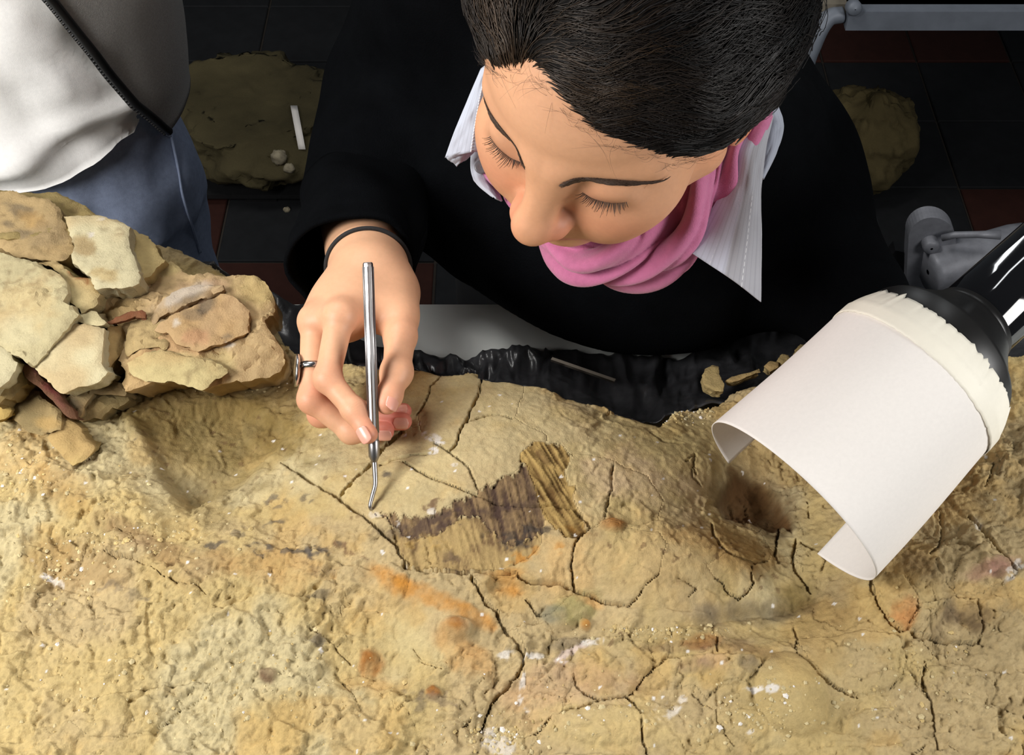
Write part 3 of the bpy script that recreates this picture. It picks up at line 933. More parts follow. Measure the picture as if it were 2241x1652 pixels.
# ---- fragments between the cracks, each a part of its own
frag = [
    Z(7, (330, 665), (390, 590), (450, 515), (540, 440), (610, 460), (700, 540), (690, 600), (560, 615), (470, 635), (380, 665)),
    Z(7, (380, 665), (470, 635), (560, 615), (690, 600), (700, 540), (785, 590), (850, 640), (890, 680), (920, 740), (940, 800), (920, 830), (800, 780), (700, 740), (600, 690), (520, 650)),
    Z(7, (160, 850), (330, 665), (380, 665), (520, 650), (600, 690), (700, 740), (800, 780), (920, 830), (900, 850), (800, 885), (740, 918), (640, 965), (520, 955), (480, 968), (385, 950), (450, 1010), (470, 1100), (495, 1165), (430, 1070), (360, 1010), (300, 960), (230, 905)),
    Z(7, (745, 120), (965, 60), (965, 115), (968, 190), (950, 250), (930, 300), (890, 390), (850, 460), (820, 540), (785, 590), (700, 540), (610, 460), (600, 380), (640, 330), (660, 280), (680, 220), (720, 180)),
    Z(7, (965, 60), (1180, 120), (1200, 250), (1150, 405), (1080, 385), (1000, 380), (920, 405), (870, 425), (890, 390), (930, 300), (950, 250), (968, 190), (965, 115)),
    Z(7, (870, 425), (920, 405), (1000, 380), (1080, 385), (1150, 405), (1200, 430), (1330, 500), (1330, 540), (1260, 535), (1195, 590), (1180, 640), (1215, 655), (1180, 680), (1130, 720), (1050, 750), (960, 800), (940, 800), (920, 740), (890, 680), (850, 640), (785, 590), (820, 540), (850, 460)),
    Z(7, (500, 140), (745, 60), (745, 140), (720, 180), (680, 220), (660, 280), (640, 330), (600, 380), (610, 460), (540, 440), (480, 420)),
    Z(7, (1478, 600), (1560, 600), (1712, 640), (1705, 720), (1700, 800), (1680, 880), (1655, 980), (1580, 1025), (1530, 950), (1480, 870), (1490, 780), (1450, 770), (1435, 700)),
    Z(7, (1712, 640), (1900, 730), (1990, 860), (1960, 970), (1800, 1020), (1655, 980), (1680, 880), (1700, 800), (1705, 720)),
    Z(7, (1580, 1025), (1655, 1000), (1800, 1030), (1960, 1050), (2010, 1120), (1960, 1280), (1800, 1465), (1740, 1450), (1640, 1430), (1550, 1395), (1490, 1370), (1480, 1310), (1475, 1220), (1490, 1110), (1530, 1050)),
    Z(7, (1300, 1065), (1310, 1020), (1400, 1040), (1440, 1070), (1515, 1080), (1490, 1110), (1475, 1220), (1480, 1310), (1490, 1370), (1400, 1335), (1310, 1335), (1240, 1345), (1180, 1315), (1150, 1280), (1090, 1265), (1130, 1240), (1240, 1190), (1300, 1120)),
    Z(1, (365, 460), (640, 470), (740, 505), (830, 495), (900, 500), (1000, 545), (860, 700), (830, 715), (770, 700), (740, 640), (700, 600), (770, 760), (640, 800), (575, 790), (550, 730), (530, 660), (440, 590), (400, 520)),
    Z(1, (690, 930), (860, 860), (1130, 830), (1450, 850), (1490, 1010), (1430, 1060), (1330, 1170), (1160, 1195), (1060, 1160), (920, 1190), (710, 1140), (683, 1010)),
    Z(1, (683, 1010), (710, 1140), (920, 1190), (930, 1280), (860, 1300), (740, 1410), (600, 1430), (415, 1390), (440, 1330), (470, 1260), (500, 1190), (560, 1130), (640, 1060)),
    plates[13][0], plates[14][0], plates[16][0], plates[17][0], plates[19][0], plates[20][0], plates[21][0], plates[24][0], plates[0][0], plates[1][0], plates[2][0], plates[3][0], plates[6][0], plates[5][0],
    Z(1, (1840, 110), (1960, 120), (2150, 190), (2220, 300), (2180, 370), (2090, 365), (2010, 340), (1940, 310), (1890, 250), (1850, 180)),
    Z(1, (1940, 310), (2090, 365), (2085, 470), (2100, 500), (2060, 560), (2010, 600), (1950, 560), (1910, 500), (1850, 470), (1800, 400)),
    Z(1, (930, 1280), (1160, 1195), (1310, 1170), (1360, 1210), (1410, 1290), (1410, 1400), (1450, 1546), (700, 1546), (860, 1300)),
]
lab = np.zeros(X.shape, np.int32)
for k, poly in enumerate(frag):
    lab[inside((PX + 0.35 * warpx, PY + 0.35 * warpy), poly)] = k + 1
NFR = len(frag)
for k, m in enumerate(fosL):
    lab[m] = NFR + 1 + k

M_rock = mat('limestone', attr=True, rough=0.92, var=0.13, vscale=420, bump=0.55, bscale=900, bdist=0.0010, spec=0.18, detail=8)
slab = thing('fossil_slab', (0, 0.55, 0.80), 'large tan limestone slab with brown fibrous fossil patch, filling the foreground', 'rock')
VV = np.stack([X, Y, H], -1).reshape(-1, 3)
CC = Cr.reshape(-1, 3)
FQ = gridF(NX, NY)
fin = inO.reshape(-1)[FQ].all(1)
FQ = FQ[fin]
flab = lab.reshape(-1)[FQ[:, 0]]
fossil_names = {NFR + 1: ('fossil_patch', 'dark brown fibrous fossil surface'), NFR + 2: ('fossil_patch', 'tan fibrous fossil surface'), NFR + 3: ('fossil_patch', 'golden ridged fossil surface')}
for k in range(NFR + 4):
    f = FQ[flab == k]
    if len(f) < 30:
        continue
    used, inv = np.unique(f, return_inverse=True)
    inv = inv.reshape(f.shape)
    v, c = VV[used], CC[used]
    # skirt below the rim of every piece
    e = np.concatenate([inv[:, [0, 1]], inv[:, [1, 2]], inv[:, [2, 3]], inv[:, [3, 0]]])
    key = np.minimum(e[:, 0], e[:, 1]).astype(np.int64) * len(v) + np.maximum(e[:, 0], e[:, 1])
    uq, first, cnt = np.unique(key, return_index=True, return_counts=True)
    be = e[first[cnt == 1]]
    rim = np.unique(be)
    mp = np.full(len(v), -1)
    mp[rim] = np.arange(len(rim)) + len(v)
    low = v[rim].copy()
    low[:, 2] = low[:, 2] - 0.012 if k else 0.802
    sk_f = np.stack([be[:, 1], be[:, 0], mp[be[:, 0]], mp[be[:, 1]]], -1)
    nm, lb = fossil_names.get(k, ('rock_fragment', None))
    if k == 0:
        nm = 'slab_matrix'
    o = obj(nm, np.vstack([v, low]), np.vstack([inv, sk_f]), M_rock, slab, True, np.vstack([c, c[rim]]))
    if lb:
        o['label'] = lb


def rock_h(x, y):
    i = int(round((x - gx[0]) / RS)); j = int(round((y - gy[0]) / RS))
    return float(H[min(max(i, 0), NX - 1), min(max(j, 0), NY - 1)])


def rock_at(px, py):
    p = on_rock(px, py)
    z = p[2]
    for _ in range(8):
        z = 0.5 * z + 0.5 * rock_h(p[0], p[1])
        p = at_z(px, py, z)
    return p


# loose crumbs: nobody could count them
cv, cf, cc = [], [], []
rng = np.random.default_rng(11)
ico = np.array([[0, 0, 1], [.9, 0, .2], [.2, .85, .1], [-.75, .5, .15], [-.7, -.55, .1], [.25, -.9, .2], [0, 0, -.5]])
icf = [(0, 1, 2), (0, 2, 3), (0, 3, 4), (0, 4, 5), (0, 5, 1), (6, 2, 1), (6, 3, 2), (6, 4, 3), (6, 5, 4), (6, 1, 5)]
cen = [(300, 1180, 160, 70), (120, 1240, 120, 90), (200, 1500, 260, 120), (60, 1040, 90, 60), (650, 1500, 200, 110), (1450, 1385, 150, 14), (1250, 1560, 200, 70), (1650, 1560, 120, 60), (2000, 1480, 180, 110), (1080, 1610, 90, 30), (1500, 900, 60, 20), (430, 840, 190, 12)]
for n in range(1300):
    a = cen[rng.integers(len(cen))]
    x, y = a[0] + rng.normal() * a[2] * .6, a[1] + rng.normal() * a[3] * .6
    if not (0 < x < 2241 and 700 < y < 1652):
        continue
    p = on_rock(x, y)
    if not inO[min(max(int((p[0] - gx[0]) / RS), 0), NX - 1), min(max(int((p[1] - gy[0]) / RS), 0), NY - 1)]:
        continue
    p[2] = rock_h(p[0], p[1])
    s = 0.0007 + 0.0017 * rng.random() ** 3
    a_ = rng.random() * 6.28
    R2 = np.array([[math.cos(a_), -math.sin(a_), 0], [math.sin(a_), math.cos(a_), 0], [0, 0, 1]])
    v = (ico * (0.7 + 0.6 * rng.random((7, 3)))) @ R2.T * np.array([s, s, s * .7])
    off = len(cv) * 7
    cv.append(v + p)
    cf += [tuple(i + off for i in q) for q in icf]
    col = (t3 if rng.random() < .6 else t1) * (0.85 + .35 * rng.random())
    if rng.random() < .05:
        col = white
    cc.append(np.tile(col, (7, 1)))
tag(obj('crumbs', np.concatenate(cv), np.array(cf), M_rock, slab, False, np.concatenate(cc)), 'loose tan and white rock crumbs', kind='stuff')

# ================================================================== BROKEN BLOCK ON THE LEFT
block = thing('broken_rock_block', (-0.30, 0.70, 0.89), 'pale broken rock pile resting on the slab in the left corner', 'rock')
M_piece = mat('split_limestone', attr=True, rough=0.92, var=0.10, vscale=300, bump=0.6, bscale=700, bdist=0.0014, spec=0.18, detail=8)


def rock_piece(poly, z0, sx=0.0, sy=0.0, thick=0.04, shift=(0.0, 0.02), shrink=0.9, base=None, amp=0.0012, seed=0, stains=(), parent=None, name='rock_fragment', streak=0, jag=0.0016, step=0.0026, bevel=0.0015, loc=None, ridge=0.0):
    poly = np.asarray(poly, float)
    c = np.mean([at_z(x, y, z0) for x, y in poly], 0)

    def hit(x, y):
        d = ray(x, y)
        n = np.array([-sx, -sy, 1.0])
        return _C + d * (((c - _C) @ n) / (d @ n))
    W = np.array([hit(x, y) for x, y in poly])[:, :2]
    per = np.linalg.norm(np.diff(np.vstack([W, W[:1]]), axis=0), axis=1).sum()
    n = max(14, int(per / step))
    R0 = resample(W, n, True)
    R0 = R0 + jag * np.stack([fbm(R0 * 130 + seed, 3, 5 + seed), fbm(R0 * 130 + seed, 3, 9 + seed)], -1) + jag * 0.6 * np.stack([fbm(R0 * 500, 2, 3), fbm(R0 * 500, 2, 4)], -1)
    lo, hi = R0.min(0), R0.max(0)
    g = np.stack(np.meshgrid(np.arange(lo[0], hi[0], step), np.arange(lo[1], hi[1], step), indexing='ij'), -1).reshape(-1, 2)
    g = g + step * 0.3 * (np.random.default_rng(seed).random(g.shape) - .5)
    ins = inside((g[:, 0], g[:, 1]), R0)
    d, _, _ = seg_dist((g[:, 0], g[:, 1]), R0, 0.02, True)
    g2 = g[ins & (d > step * 0.55)]
    pts = np.vstack([R0, g2])
    r = delaunay_2d_cdt([Vector(p) for p in pts], [(i, (i + 1) % n) for i in range(n)], [], 1, 1e-7)
    P = np.array([tuple(v) for v in r[0]])
    T = [tuple(f) for f in r[2]]
    edge_d, _, _ = seg_dist((P[:, 0], P[:, 1]), R0, 0.02, True)
    edge_d = np.minimum(edge_d, 0.02)
    zz = c[2] + sx * (P[:, 0] - c[0]) + sy * (P[:, 1] - c[1])
    zz = zz + amp * 1.6 * fbm(P * 30 + seed, 3, seed) + amp * 0.95 * fbm(P * 150, 3, seed + 2) + amp * .45 * fbm(P * 420, 2, seed + 6)
    tq = fbm(P * 26 + seed * 1.7, 3, seed + 4)
    zz = zz + amp * 1.1 * (sstep(0.0, 0.03, tq) + sstep(.22, .25, tq) - 1)
    if ridge:
        zz = zz + ridge * np.sin((P[:, 0] * 0.6 + P[:, 1]) * 1400 + 3 * fbm(P * 60, 2, 4))
    zz = zz - bevel * (1 - sstep(0, bevel * 1.6, edge_d))
    Vt = np.column_stack([P, zz])
    bx = proj(Vt)
    base = np.asarray(base if base is not None else srgb(198, 180, 134))
    q = fbm(P * 22 + seed, 4, 33 + seed)[:, None]
    C = base * (1 + 0.22 * q)
    C = C + (srgb(196, 160, 108) - C) * (0.5 * sstep(0.05, .4, fbm(P * 16 + 3 * seed, 3, 39)))[:, None]
    spk = sstep(.18, .42, fbm(P * 240 + seed, 3, 51)) * sstep(-.1, .25, fbm(P * 18 + seed, 2, 53))
    C = C + (srgb(120, 98, 68) - C) * (.45 * spk)[:, None]
    for cx, cy, rx, ry, rot, col, amt in stains:
        co, si = math.cos(math.radians(rot)), math.sin(math.radians(rot))
        x, y = bx[:, 0] - cx, bx[:, 1] - cy
        dd = np.hypot((x * co + y * si) / rx, (-x * si + y * co) / ry) + 0.7 * fbm(P * 90, 4, int(cx) % 50)
        m = amt * (1 - sstep(0.6, 1.3, dd))
        C = C + (np.asarray(col) - C) * m[:, None]
    # sides: boundary loop in the order of R0 (first n points keep their order)
    on = [r[3].index([i]) if [i] in r[3] else None for i in range(n)]
    loop = [i for i in on if i is not None]
    rings = [Vt[loop]]
    cen = R0.mean(0)
    nr = 5
    for k in range(1, nr + 1):
        f = k / nr
        L = rings[0].copy()
        s = 1 - (1 - shrink) * f
        L[:, :2] = cen + (L[:, :2] - cen) * s + np.array(shift) * f
        L[:, :2] += 0.0022 * (1 if k < nr else 0) * np.stack([fbm(np.column_stack([L[:, 0] * 160, L[:, 1] * 160 + k * 7.7]), 2, seed + k), fbm(np.column_stack([L[:, 0] * 160 + 9, L[:, 1] * 160 + k * 5.1]), 2, seed + k)], -1)
        L[:, 2] = rings[0][:, 2] - thick * f
        rings.append(L)
    V2 = np.vstack([Vt] + rings[1:])
    F2 = list(T)
    m = len(loop)
    prev = loop
    for k in range(nr):
        cur = [len(Vt) + k * m + i for i in range(m)]
        for i in range(m):
            j = (i + 1) % m
            F2.append((prev[i], cur[i], cur[j], prev[j]))
        prev = cur
    F2.append(tuple(prev[::-1]))
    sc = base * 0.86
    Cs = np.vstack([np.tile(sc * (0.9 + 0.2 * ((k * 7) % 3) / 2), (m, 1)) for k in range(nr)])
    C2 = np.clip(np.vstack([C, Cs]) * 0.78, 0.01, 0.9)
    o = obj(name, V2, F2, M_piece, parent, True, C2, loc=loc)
    try:
        o.data.set_sharp_from_angle(angle=math.radians(38))
    except Exception:
        pass
    return o


tanc = srgb(186, 158, 112); palec = srgb(204, 190, 148); palest = srgb(210, 198, 160); olivec = srgb(160, 140, 92); gr = srgb(96, 88, 78); rustc = srgb(140, 78, 36); redb = srgb(128, 70, 52); wh = srgb(225, 215, 200)
B = dict(parent=block)
rock_piece(Z(6, (-60, 36), (90, 36), (220, 55), (340, 62), (430, 105), (540, 148), (620, 190), (600, 260), (380, 320), (60, 330), (-60, 330)), .952, 0, -.25, .06, (0, .01), .98, olivec, seed=1, **B)
rock_piece(Z(6, (-60, 45), (60, 40), (150, 58), (300, 100), (360, 160), (385, 230), (430, 330), (442, 400), (390, 455), (205, 458), (95, 430), (-60, 350)), .962, 0, .02, .04, (0, .02), .97, srgb(182, 156, 112), seed=2,
           stains=((50, 460, 40, 14, 20, gr, .6), (40, 510, 30, 10, 0, gr, .5), (20, 490, 20, 8, 30, gr, .5), (70, 480, 30, 20, 20, srgb(190, 150, 90), .5), (110, 510, 50, 30, 0, srgb(160, 138, 104), .5)), **B)
rock_piece(Z(6, (760, 265), (820, 285), (880, 310), (950, 380), (960, 440), (990, 462), (900, 560), (840, 600), (760, 500), (740, 330)), .950, -.15, -.10, .05, (0, .02), .95, srgb(190, 168, 116), seed=3, **B)
rock_piece(Z(6, (385, 185), (470, 178), (600, 180), (700, 215), (775, 250), (768, 300), (780, 380), (800, 430), (822, 480), (840, 560), (832, 596), (740, 632), (650, 622), (575, 645), (545, 560), (430, 460), (420, 430), (450, 380), (430, 320), (400, 250)), .968, -.03, .05, .03, (0, .015), .97, palest, seed=4, amp=.0009,
           stains=((185, 540, 28, 22, 20, srgb(168, 142, 98), .8), (230, 600, 40, 16, 10, srgb(196, 168, 112), .6), (222, 478, 5, 3, 0, wh, 1), (198, 514, 4, 4, 0, wh, 1)), **B)
rock_piece(Z(6, (580, 650), (650, 628), (740, 632), (850, 590), (930, 520), (1020, 452), (1060, 468), (1110, 510), (1150, 540), (1200, 522), (1260, 530), (1330, 550), (1400, 542), (1460, 552), (1540, 552), (1600, 590), (1645, 655), (1655, 740), (1640, 790), (1590, 832), (1610, 880), (1660, 940), (1705, 1000), (1712, 1070), (1690, 1110), (1640, 1135), (1560, 1155),
                 (1480, 1165), (1400, 1170), (1320, 1190), (1260, 1220), (1205, 1246), (1150, 1225), (1090, 1200), (1000, 1195), (900, 1215), (830, 1240), (760, 1258), (730, 1200), (760, 1140), (700, 1050), (740, 960), (720, 850), (640, 830), (590, 740)), .938, -.03, .05, .05, (0.0, .03), .93, srgb(194, 166, 122), seed=5, amp=.0022,
           stains=((430, 655, 60, 40, -20, srgb(190, 156, 124), .8), (400, 650, 60, 16, -20, srgb(204, 190, 176), .7), (440, 670, 40, 14, -25, srgb(124, 116, 106), .5), (455, 690, 22, 14, -30, gr, .6), (440, 640, 40, 10, -25, gr, .4), (385, 705, 10, 14, -25, wh, .8), (348, 712, 9, 9, 0, wh, .9), (348, 722, 6, 5, 0, gr, .6),
                   (295, 640, 24, 14, 0, gr, .6), (400, 760, 80, 40, 0, srgb(190, 152, 112), .6), (430, 760, 14, 7, 20, gr, .6), (500, 755, 14, 6, 0, wh, .9), (497, 740, 14, 8, 0, gr, .5), (570, 640, 50, 40, 0, srgb(196, 172, 116), .7), (430, 800, 90, 30, 0, srgb(200, 180, 128), .7), (350, 700, 14, 12, 0, gr, .4), (370, 590, 50, 20, -20, srgb(196, 176, 120), .7), (280, 680, 40, 40, 0, srgb(176, 150, 100), .6)), **B)
rock_piece(Z(6, (770, 820), (900, 790), (1010, 850), (990, 900), (920, 930), (1020, 960), (1000, 1000), (940, 985), (830, 1000), (760, 1040), (740, 960), (760, 900)), .9425, -.02, .05, .006, (0, .005), .95, srgb(198, 172, 122), seed=6, **B)
rock_piece(Z(6, (770, 1080), (830, 1040), (960, 1000), (1080, 1040), (1260, 1060), (1360, 1110), (1380, 1130), (1290, 1180), (1205, 1240), (1090, 1192), (960, 1190), (850, 1180), (790, 1140)), .9425, -.02, .03, .008, (0, .008), .95, srgb(200, 182, 132), seed=7, **B)
# open crack across the big plate: two lips
rock_piece(Z(6, (920, 845), (950, 800), (1080, 735), (1200, 690), (1340, 640), (1330, 618), (1180, 600), (1040, 640), (940, 720), (900, 800)), .9465, -.02, .06, .011, (0, .006), .97, srgb(200, 178, 146), seed=8,
           stains=((400, 640, 70, 18, -22, srgb(206, 194, 180), .7), (425, 650, 40, 10, -22, gr, .5)), **B)
rock_piece(Z(6, (925, 872), (960, 826), (1090, 762), (1210, 716), (1345, 660), (1420, 690), (1500, 760), (1480, 900), (1350, 960), (1200, 1010), (1060, 960), (1010, 900)), .9455, -.03, .06, .011, (0, .006), .97, srgb(196, 164, 122), seed=9,
           stains=((455, 665, 26, 14, -30, gr, .7), (420, 690, 20, 12, 0, gr, .5), (500, 755, 14, 6, 0, wh, .9), (497, 738, 14, 8, 0, gr, .6), (430, 740, 30, 18, 0, srgb(196, 150, 112), .7), (385, 705, 8, 12, 0, wh, .7), (540, 730, 30, 30, 0, srgb(202, 170, 124), .6)), **B)
rock_piece(Z(6, (-60, 380), (90, 432), (200, 462), (330, 525), (390, 575), (402, 650), (385, 705), (430, 735), (470, 772), (400, 850), (300, 960), (182, 1092), (110, 1040), (0, 958), (-60, 930)), .968, .02, .12, .05, (0, .03), .95, palec, seed=10, amp=.0018,
           stains=((60, 660, 60, 50, 20, srgb(204, 178, 128), .5), (40, 720, 50, 40, 0, palest, .5), (100, 590, 30, 14, 20, srgb(168, 146, 104), .5)), **B)
rock_piece(Z(6, (210, 462), (330, 455), (440, 560), (560, 575), (592, 655), (592, 722), (545, 745), (485, 775), (440, 735), (395, 705), (405, 645), (392, 572), (335, 525)), .960, .0, .08, .03, (0, .02), .96, srgb(196, 178, 130), seed=11,
           stains=((165, 590, 12, 12, 30, rustc, .9), (150, 575, 14, 8, 40, rustc, .8), (178, 600, 16, 8, 0, rustc, .9), (190, 615, 6, 10, -20, rustc, .7)), **B)
rock_piece(Z(6, (480, 775), (560, 755), (590, 790), (640, 832), (625, 858), (450, 828)), .956, -.05, .05, .03, (0, .02), .95, palec, seed=12, **B)
rock_piece(Z(6, (186, 1092), (300, 972), (440, 832), (530, 845), (632, 860), (625, 930), (612, 1000), (606, 1080), (640, 1132), (595, 1188), (540, 1205), (480, 1226), (420, 1245), (370, 1276), (280, 1190)), .955, .0, .10, .03, (0, .02), .95, palest, seed=13, amp=.0006,
           stains=((142, 728, 4, 4, 0, gr, .8), (117, 764, 5, 3, 0, gr, .8)), **B)
rock_piece(Z(6, (632, 862), (645, 830), (720, 850), (762, 910), (735, 970), (700, 1042), (640, 1130), (608, 1082), (616, 1000)), .942, -.9, .1, .03, (0, .02), .95, srgb(176, 152, 100), seed=14, ridge=.0006, **B)
rock_piece(Z(6, (-60, 920), (0, 965), (60, 1020), (112, 1082), (60, 1170), (0, 1228), (-60, 1270)), .958, .0, .10, .03, (0, .02), .95, palest, seed=15, amp=.0007, **B)
rock_piece(Z(6, (-60, 1270), (0, 1230), (62, 1172), (114, 1084), (135, 1110), (170, 1190), (90, 1250), (0, 1312), (-60, 1350)), .944, -.5, .4, .03, (0, .02), .95, srgb(150, 128, 84), seed=16, ridge=.0006, **B)
rock_piece(Z(6, (110, 1080), (185, 1092), (280, 1195), (372, 1280), (440, 1360), (462, 1412), (400, 1395), (330, 1320), (210, 1210), (140, 1140)), .940, -.3, .1, .03, (0, .02), .97, srgb(118, 84, 62), seed=17,
           stains=((110, 850, 30, 7, 42, srgb(132, 70, 66), .9), (70, 800, 26, 6, 42, srgb(110, 60, 58), .9), (130, 880, 20, 6, 42, srgb(130, 84, 70), .9)), **B)
rock_piece(Z(6, (375, 1285), (480, 1232), (600, 1195), (640, 1140), (760, 1240), (750, 1262), (560, 1262), (500, 1330), (490, 1400), (462, 1408), (440, 1355)), .928, -.1, .1, .03, (0, .02), .95, srgb(140, 122, 88), seed=18, stains=((150, 890, 30, 20, 20, gr, .5),), **B)
rock_piece(Z(6, (505, 1340), (560, 1268), (680, 1245), (755, 1245), (772, 1290), (700, 1345), (590, 1405), (485, 1430), (465, 1412), (490, 1400)), .918, -.1, .15, .03, (0, .02), .95, srgb(136, 118, 80), seed=19, ridge=.0004, **B)
rock_piece(Z(6, (75, 1282), (150, 1212), (205, 1238), (290, 1310), (368, 1372), (372, 1472), (240, 1512), (150, 1482), (84, 1402)), .920, .05, .1, .02, (0, .02), .95, srgb(176, 152, 106), seed=20, stains=((60, 920, 50, 24, 40, srgb(150, 132, 92), .6), (100, 925, 30, 12, 0, srgb(206, 168, 104), .5)), **B)
rock_piece(Z(6, (282, 1532), (340, 1470), (400, 1400), (445, 1432), (510, 1510), (578, 1582), (505, 1652), (440, 1690), (380, 1650)), .914, .0, .1, .02, (0, .02), .95, srgb(190, 164, 108), seed=21, **B)
rock_piece(Z(6, (-60, 1340), (0, 1310), (60, 1330), (75, 1390), (40, 1410), (-60, 1450)), .922, .0, .1, .02, (0, .02), .95, srgb(196, 166, 100), seed=22, **B)
# small red-brown shard lying on the big plate
sh = rock_piece(Z(6, (640, 825), (700, 790), (790, 765), (850, 752), (880, 765), (865, 805), (810, 795), (740, 815), (680, 832)), .952, 0, .1, .006, (0, .004), .9, srgb(128, 82, 56), seed=23, parent=block, name='bone_shard', amp=.0006)
sh['label'] = 'small red-brown bone shard'

# ================================================================== BLACK PLASTIC, METAL STRIP, CHIPS
M_black_plastic = mat('black_plastic_film', srgb(44, 44, 46), 0.32, var=0.85, vscale=30, bump=0.35, bscale=40, bdist=0.004, spec=0.45)
topl = np.array([at_z(*p) for p in ((300, 520, .862), (360, 545, .866), (450, 558, .862), (500, 580, .86), (560, 612, .856), (620, 632, .850), (690, 655, .838), (760, 728, .835), (850, 755, .828), (905, 764, .824), (960, 772, .822), (1010, 766, .826), (1060, 754, .828), (1105, 744, .828), (1150, 742, .820), (1200, 744, .806), (1260, 750, .804), (1330, 752, .804), (1400, 756, .804),
                                  (1460, 762, .804), (1520, 750, .804), (1600, 712, .804), (1680, 692, .804), (1760, 688, .808), (1850, 700, .822), (1960, 660, .828), (2100, 640, .835), (2300, 620, .845))])
botl = np.array([at_z(*p) for p in ((300, 610, .872), (360, 620, .872), (450, 640, .872), (500, 660, .872), (560, 700, .872), (600, 770, .87), (690, 800, .868), (760, 806, .868), (850, 812, .868), (905, 818, .868), (960, 830, .868), (1010, 832, .868), (1060, 838, .868), (1105, 848, .868), (1150, 858, .866), (1200, 872, .865), (1260, 888, .864), (1330, 902, .862), (1400, 928, .862),
                                  (1460, 918, .862), (1520, 902, .862), (1600, 880, .862), (1680, 862, .862), (1760, 850, .86), (1850, 836, .86), (1960, 824, .86), (2100, 815, .86), (2300, 800, .86))])
NU, NVp = 420, 44
tt, bb = smooth_path(topl, NU), smooth_path(botl, NU)
u = np.linspace(0, 1, NVp)[None, :, None]
G = tt[:, None] * (1 - u) + bb[:, None] * u
G[..., 2] -= 0.020 * np.sin(np.pi * u[..., 0]) ** 1.0
G[..., 2] -= 0.06 * np.clip(0.12 - u[..., 0], 0, 1) / 0.12 * 0.3
sN = np.stack(np.broadcast_arrays(np.linspace(0, 1, NU)[:, None] * 60, u[0, None, :, 0] * 3.0), -1).reshape(NU, NVp, 2)
rid = 1 - np.abs(fbm(sN * np.array([.35, .45]) + .25 * fbm(sN * .8, 2, 203)[..., None], 2, 201)) * 2.0
rid2 = 1 - np.abs(fbm(sN * np.array([.8, 1.0]) + 5, 2, 205)) * 2.0
G[..., 2] += 0.010 * rid * np.sin(np.pi * u[..., 0]) ** .5 + 0.0028 * rid2
G[..., 1] += 0.006 * fbm(sN * .6, 2, 209)
V, F = sheet(G, -0.0012)
tag(obj('plastic_sheet', V, F, M_black_plastic, loc=(0.05, 0.72, 0.80)), 'crumpled black plastic sheet tucked behind the slab edge', 'plastic sheet')

M_metal = mat('brushed_metal', srgb(150, 140, 128), 0.35, 1.0, var=0.1)
a, b = at_z(1207, 786, .842), at_z(1346, 834, .846)
d, uu, vv = frame(b - a)
V, F = box((a + b) / 2, (np.linalg.norm(b - a), .0030, .0025), np.column_stack([d, np.cross([0, 0, 1.0], d), [0, 0, 1]]))
tag(obj('metal_strip', V, F, M_metal, smooth=False, loc=(a + b) / 2), 'thin metal strip lying on the black plastic', 'metal strip')

chips = [(Z(0, (1540, 840), (1536, 822), (1546, 806), (1560, 796), (1572, 800), (1574, 818), (1584, 838), (1582, 856), (1562, 852)), .872, 'triangular tan rock chip standing on the black plastic, largest there'),
         (Z(0, (1740, 766), (1752, 750), (1768, 752), (1770, 764), (1756, 772)), .862, 'small rounded tan chip nearest the white paper hood on the plastic'),
         (Z(0, (1700, 788), (1712, 772), (1728, 774), (1730, 784), (1712, 796)), .864, 'small tan chip on black plastic, second from the paper hood'),
         (Z(0, (1672, 800), (1684, 788), (1702, 792), (1704, 802), (1686, 812)), .866, 'small tan chip on black plastic, third from the paper hood'),
         (Z(0, (1590, 830), (1604, 822), (1640, 816), (1662, 806), (1664, 814), (1640, 824), (1604, 836)), .872, 'thin splinter of tan rock lying beside the triangular chip')]
for k, (poly, z, lb) in enumerate(chips):
    c = np.mean([at_z(x, y, z) for x, y in poly], 0)
    tag(rock_piece(poly, z, .1, -.25, .010 if k else .014, (0, .003), .85, srgb(188, 164, 112), .0006, 40 + k, jag=.0008, step=.0014, bevel=.0008, name='rock_chip', loc=c), lb, 'rock chip', 'rock chips on the plastic')

# ================================================================== EXTRACTION NOZZLE WITH PAPER HOOD
M_paper = mat('white_paper', srgb(236, 230, 224), 0.85, var=0.03, vscale=400, bump=0.05, bscale=900, bdist=.0005, spec=0.2)
M_tape = mat('masking_tape', srgb(238, 232, 216), 0.6, var=0.03, vscale=90, bump=0.1, bscale=300, bdist=.001)
M_gloss = mat('gloss_black_plastic', srgb(14, 14, 16), 0.06, spec=0.6, coat=0.3)
M_satin = mat('dusty_black_plastic', srgb(24, 23, 22), 0.38, var=0.35, vscale=40, spec=0.4)
Ab = at_t(2037, 792, .846)
Ar = at_t(1731, 1098, .828)
ax = Ar - Ab
LEN = np.linalg.norm(ax)
axn = ax / LEN
toC = _C - (Ab + Ar) / 2
toC = toC - axn * (toC @ axn)
toC /= np.linalg.norm(toC)
sid = np.cross(axn, toC)
if sid[0] < 0:
    sid = -sid                      # sid: screen lower-right
noz = thing('extraction_nozzle', Ab, 'black extractor nozzle and tube wearing a white paper hood', 'extractor')
rb_, rr_ = .0632, .0695
NA, NB = 150, 60


def hood_pt(s, a, dr=0.0):
    r = rb_ + (rr_ - rb_) * np.clip(s / LEN, 0, 1) + dr
    return Ab + axn * s + r * (math.cos(a) * toC + math.sin(a) * sid)


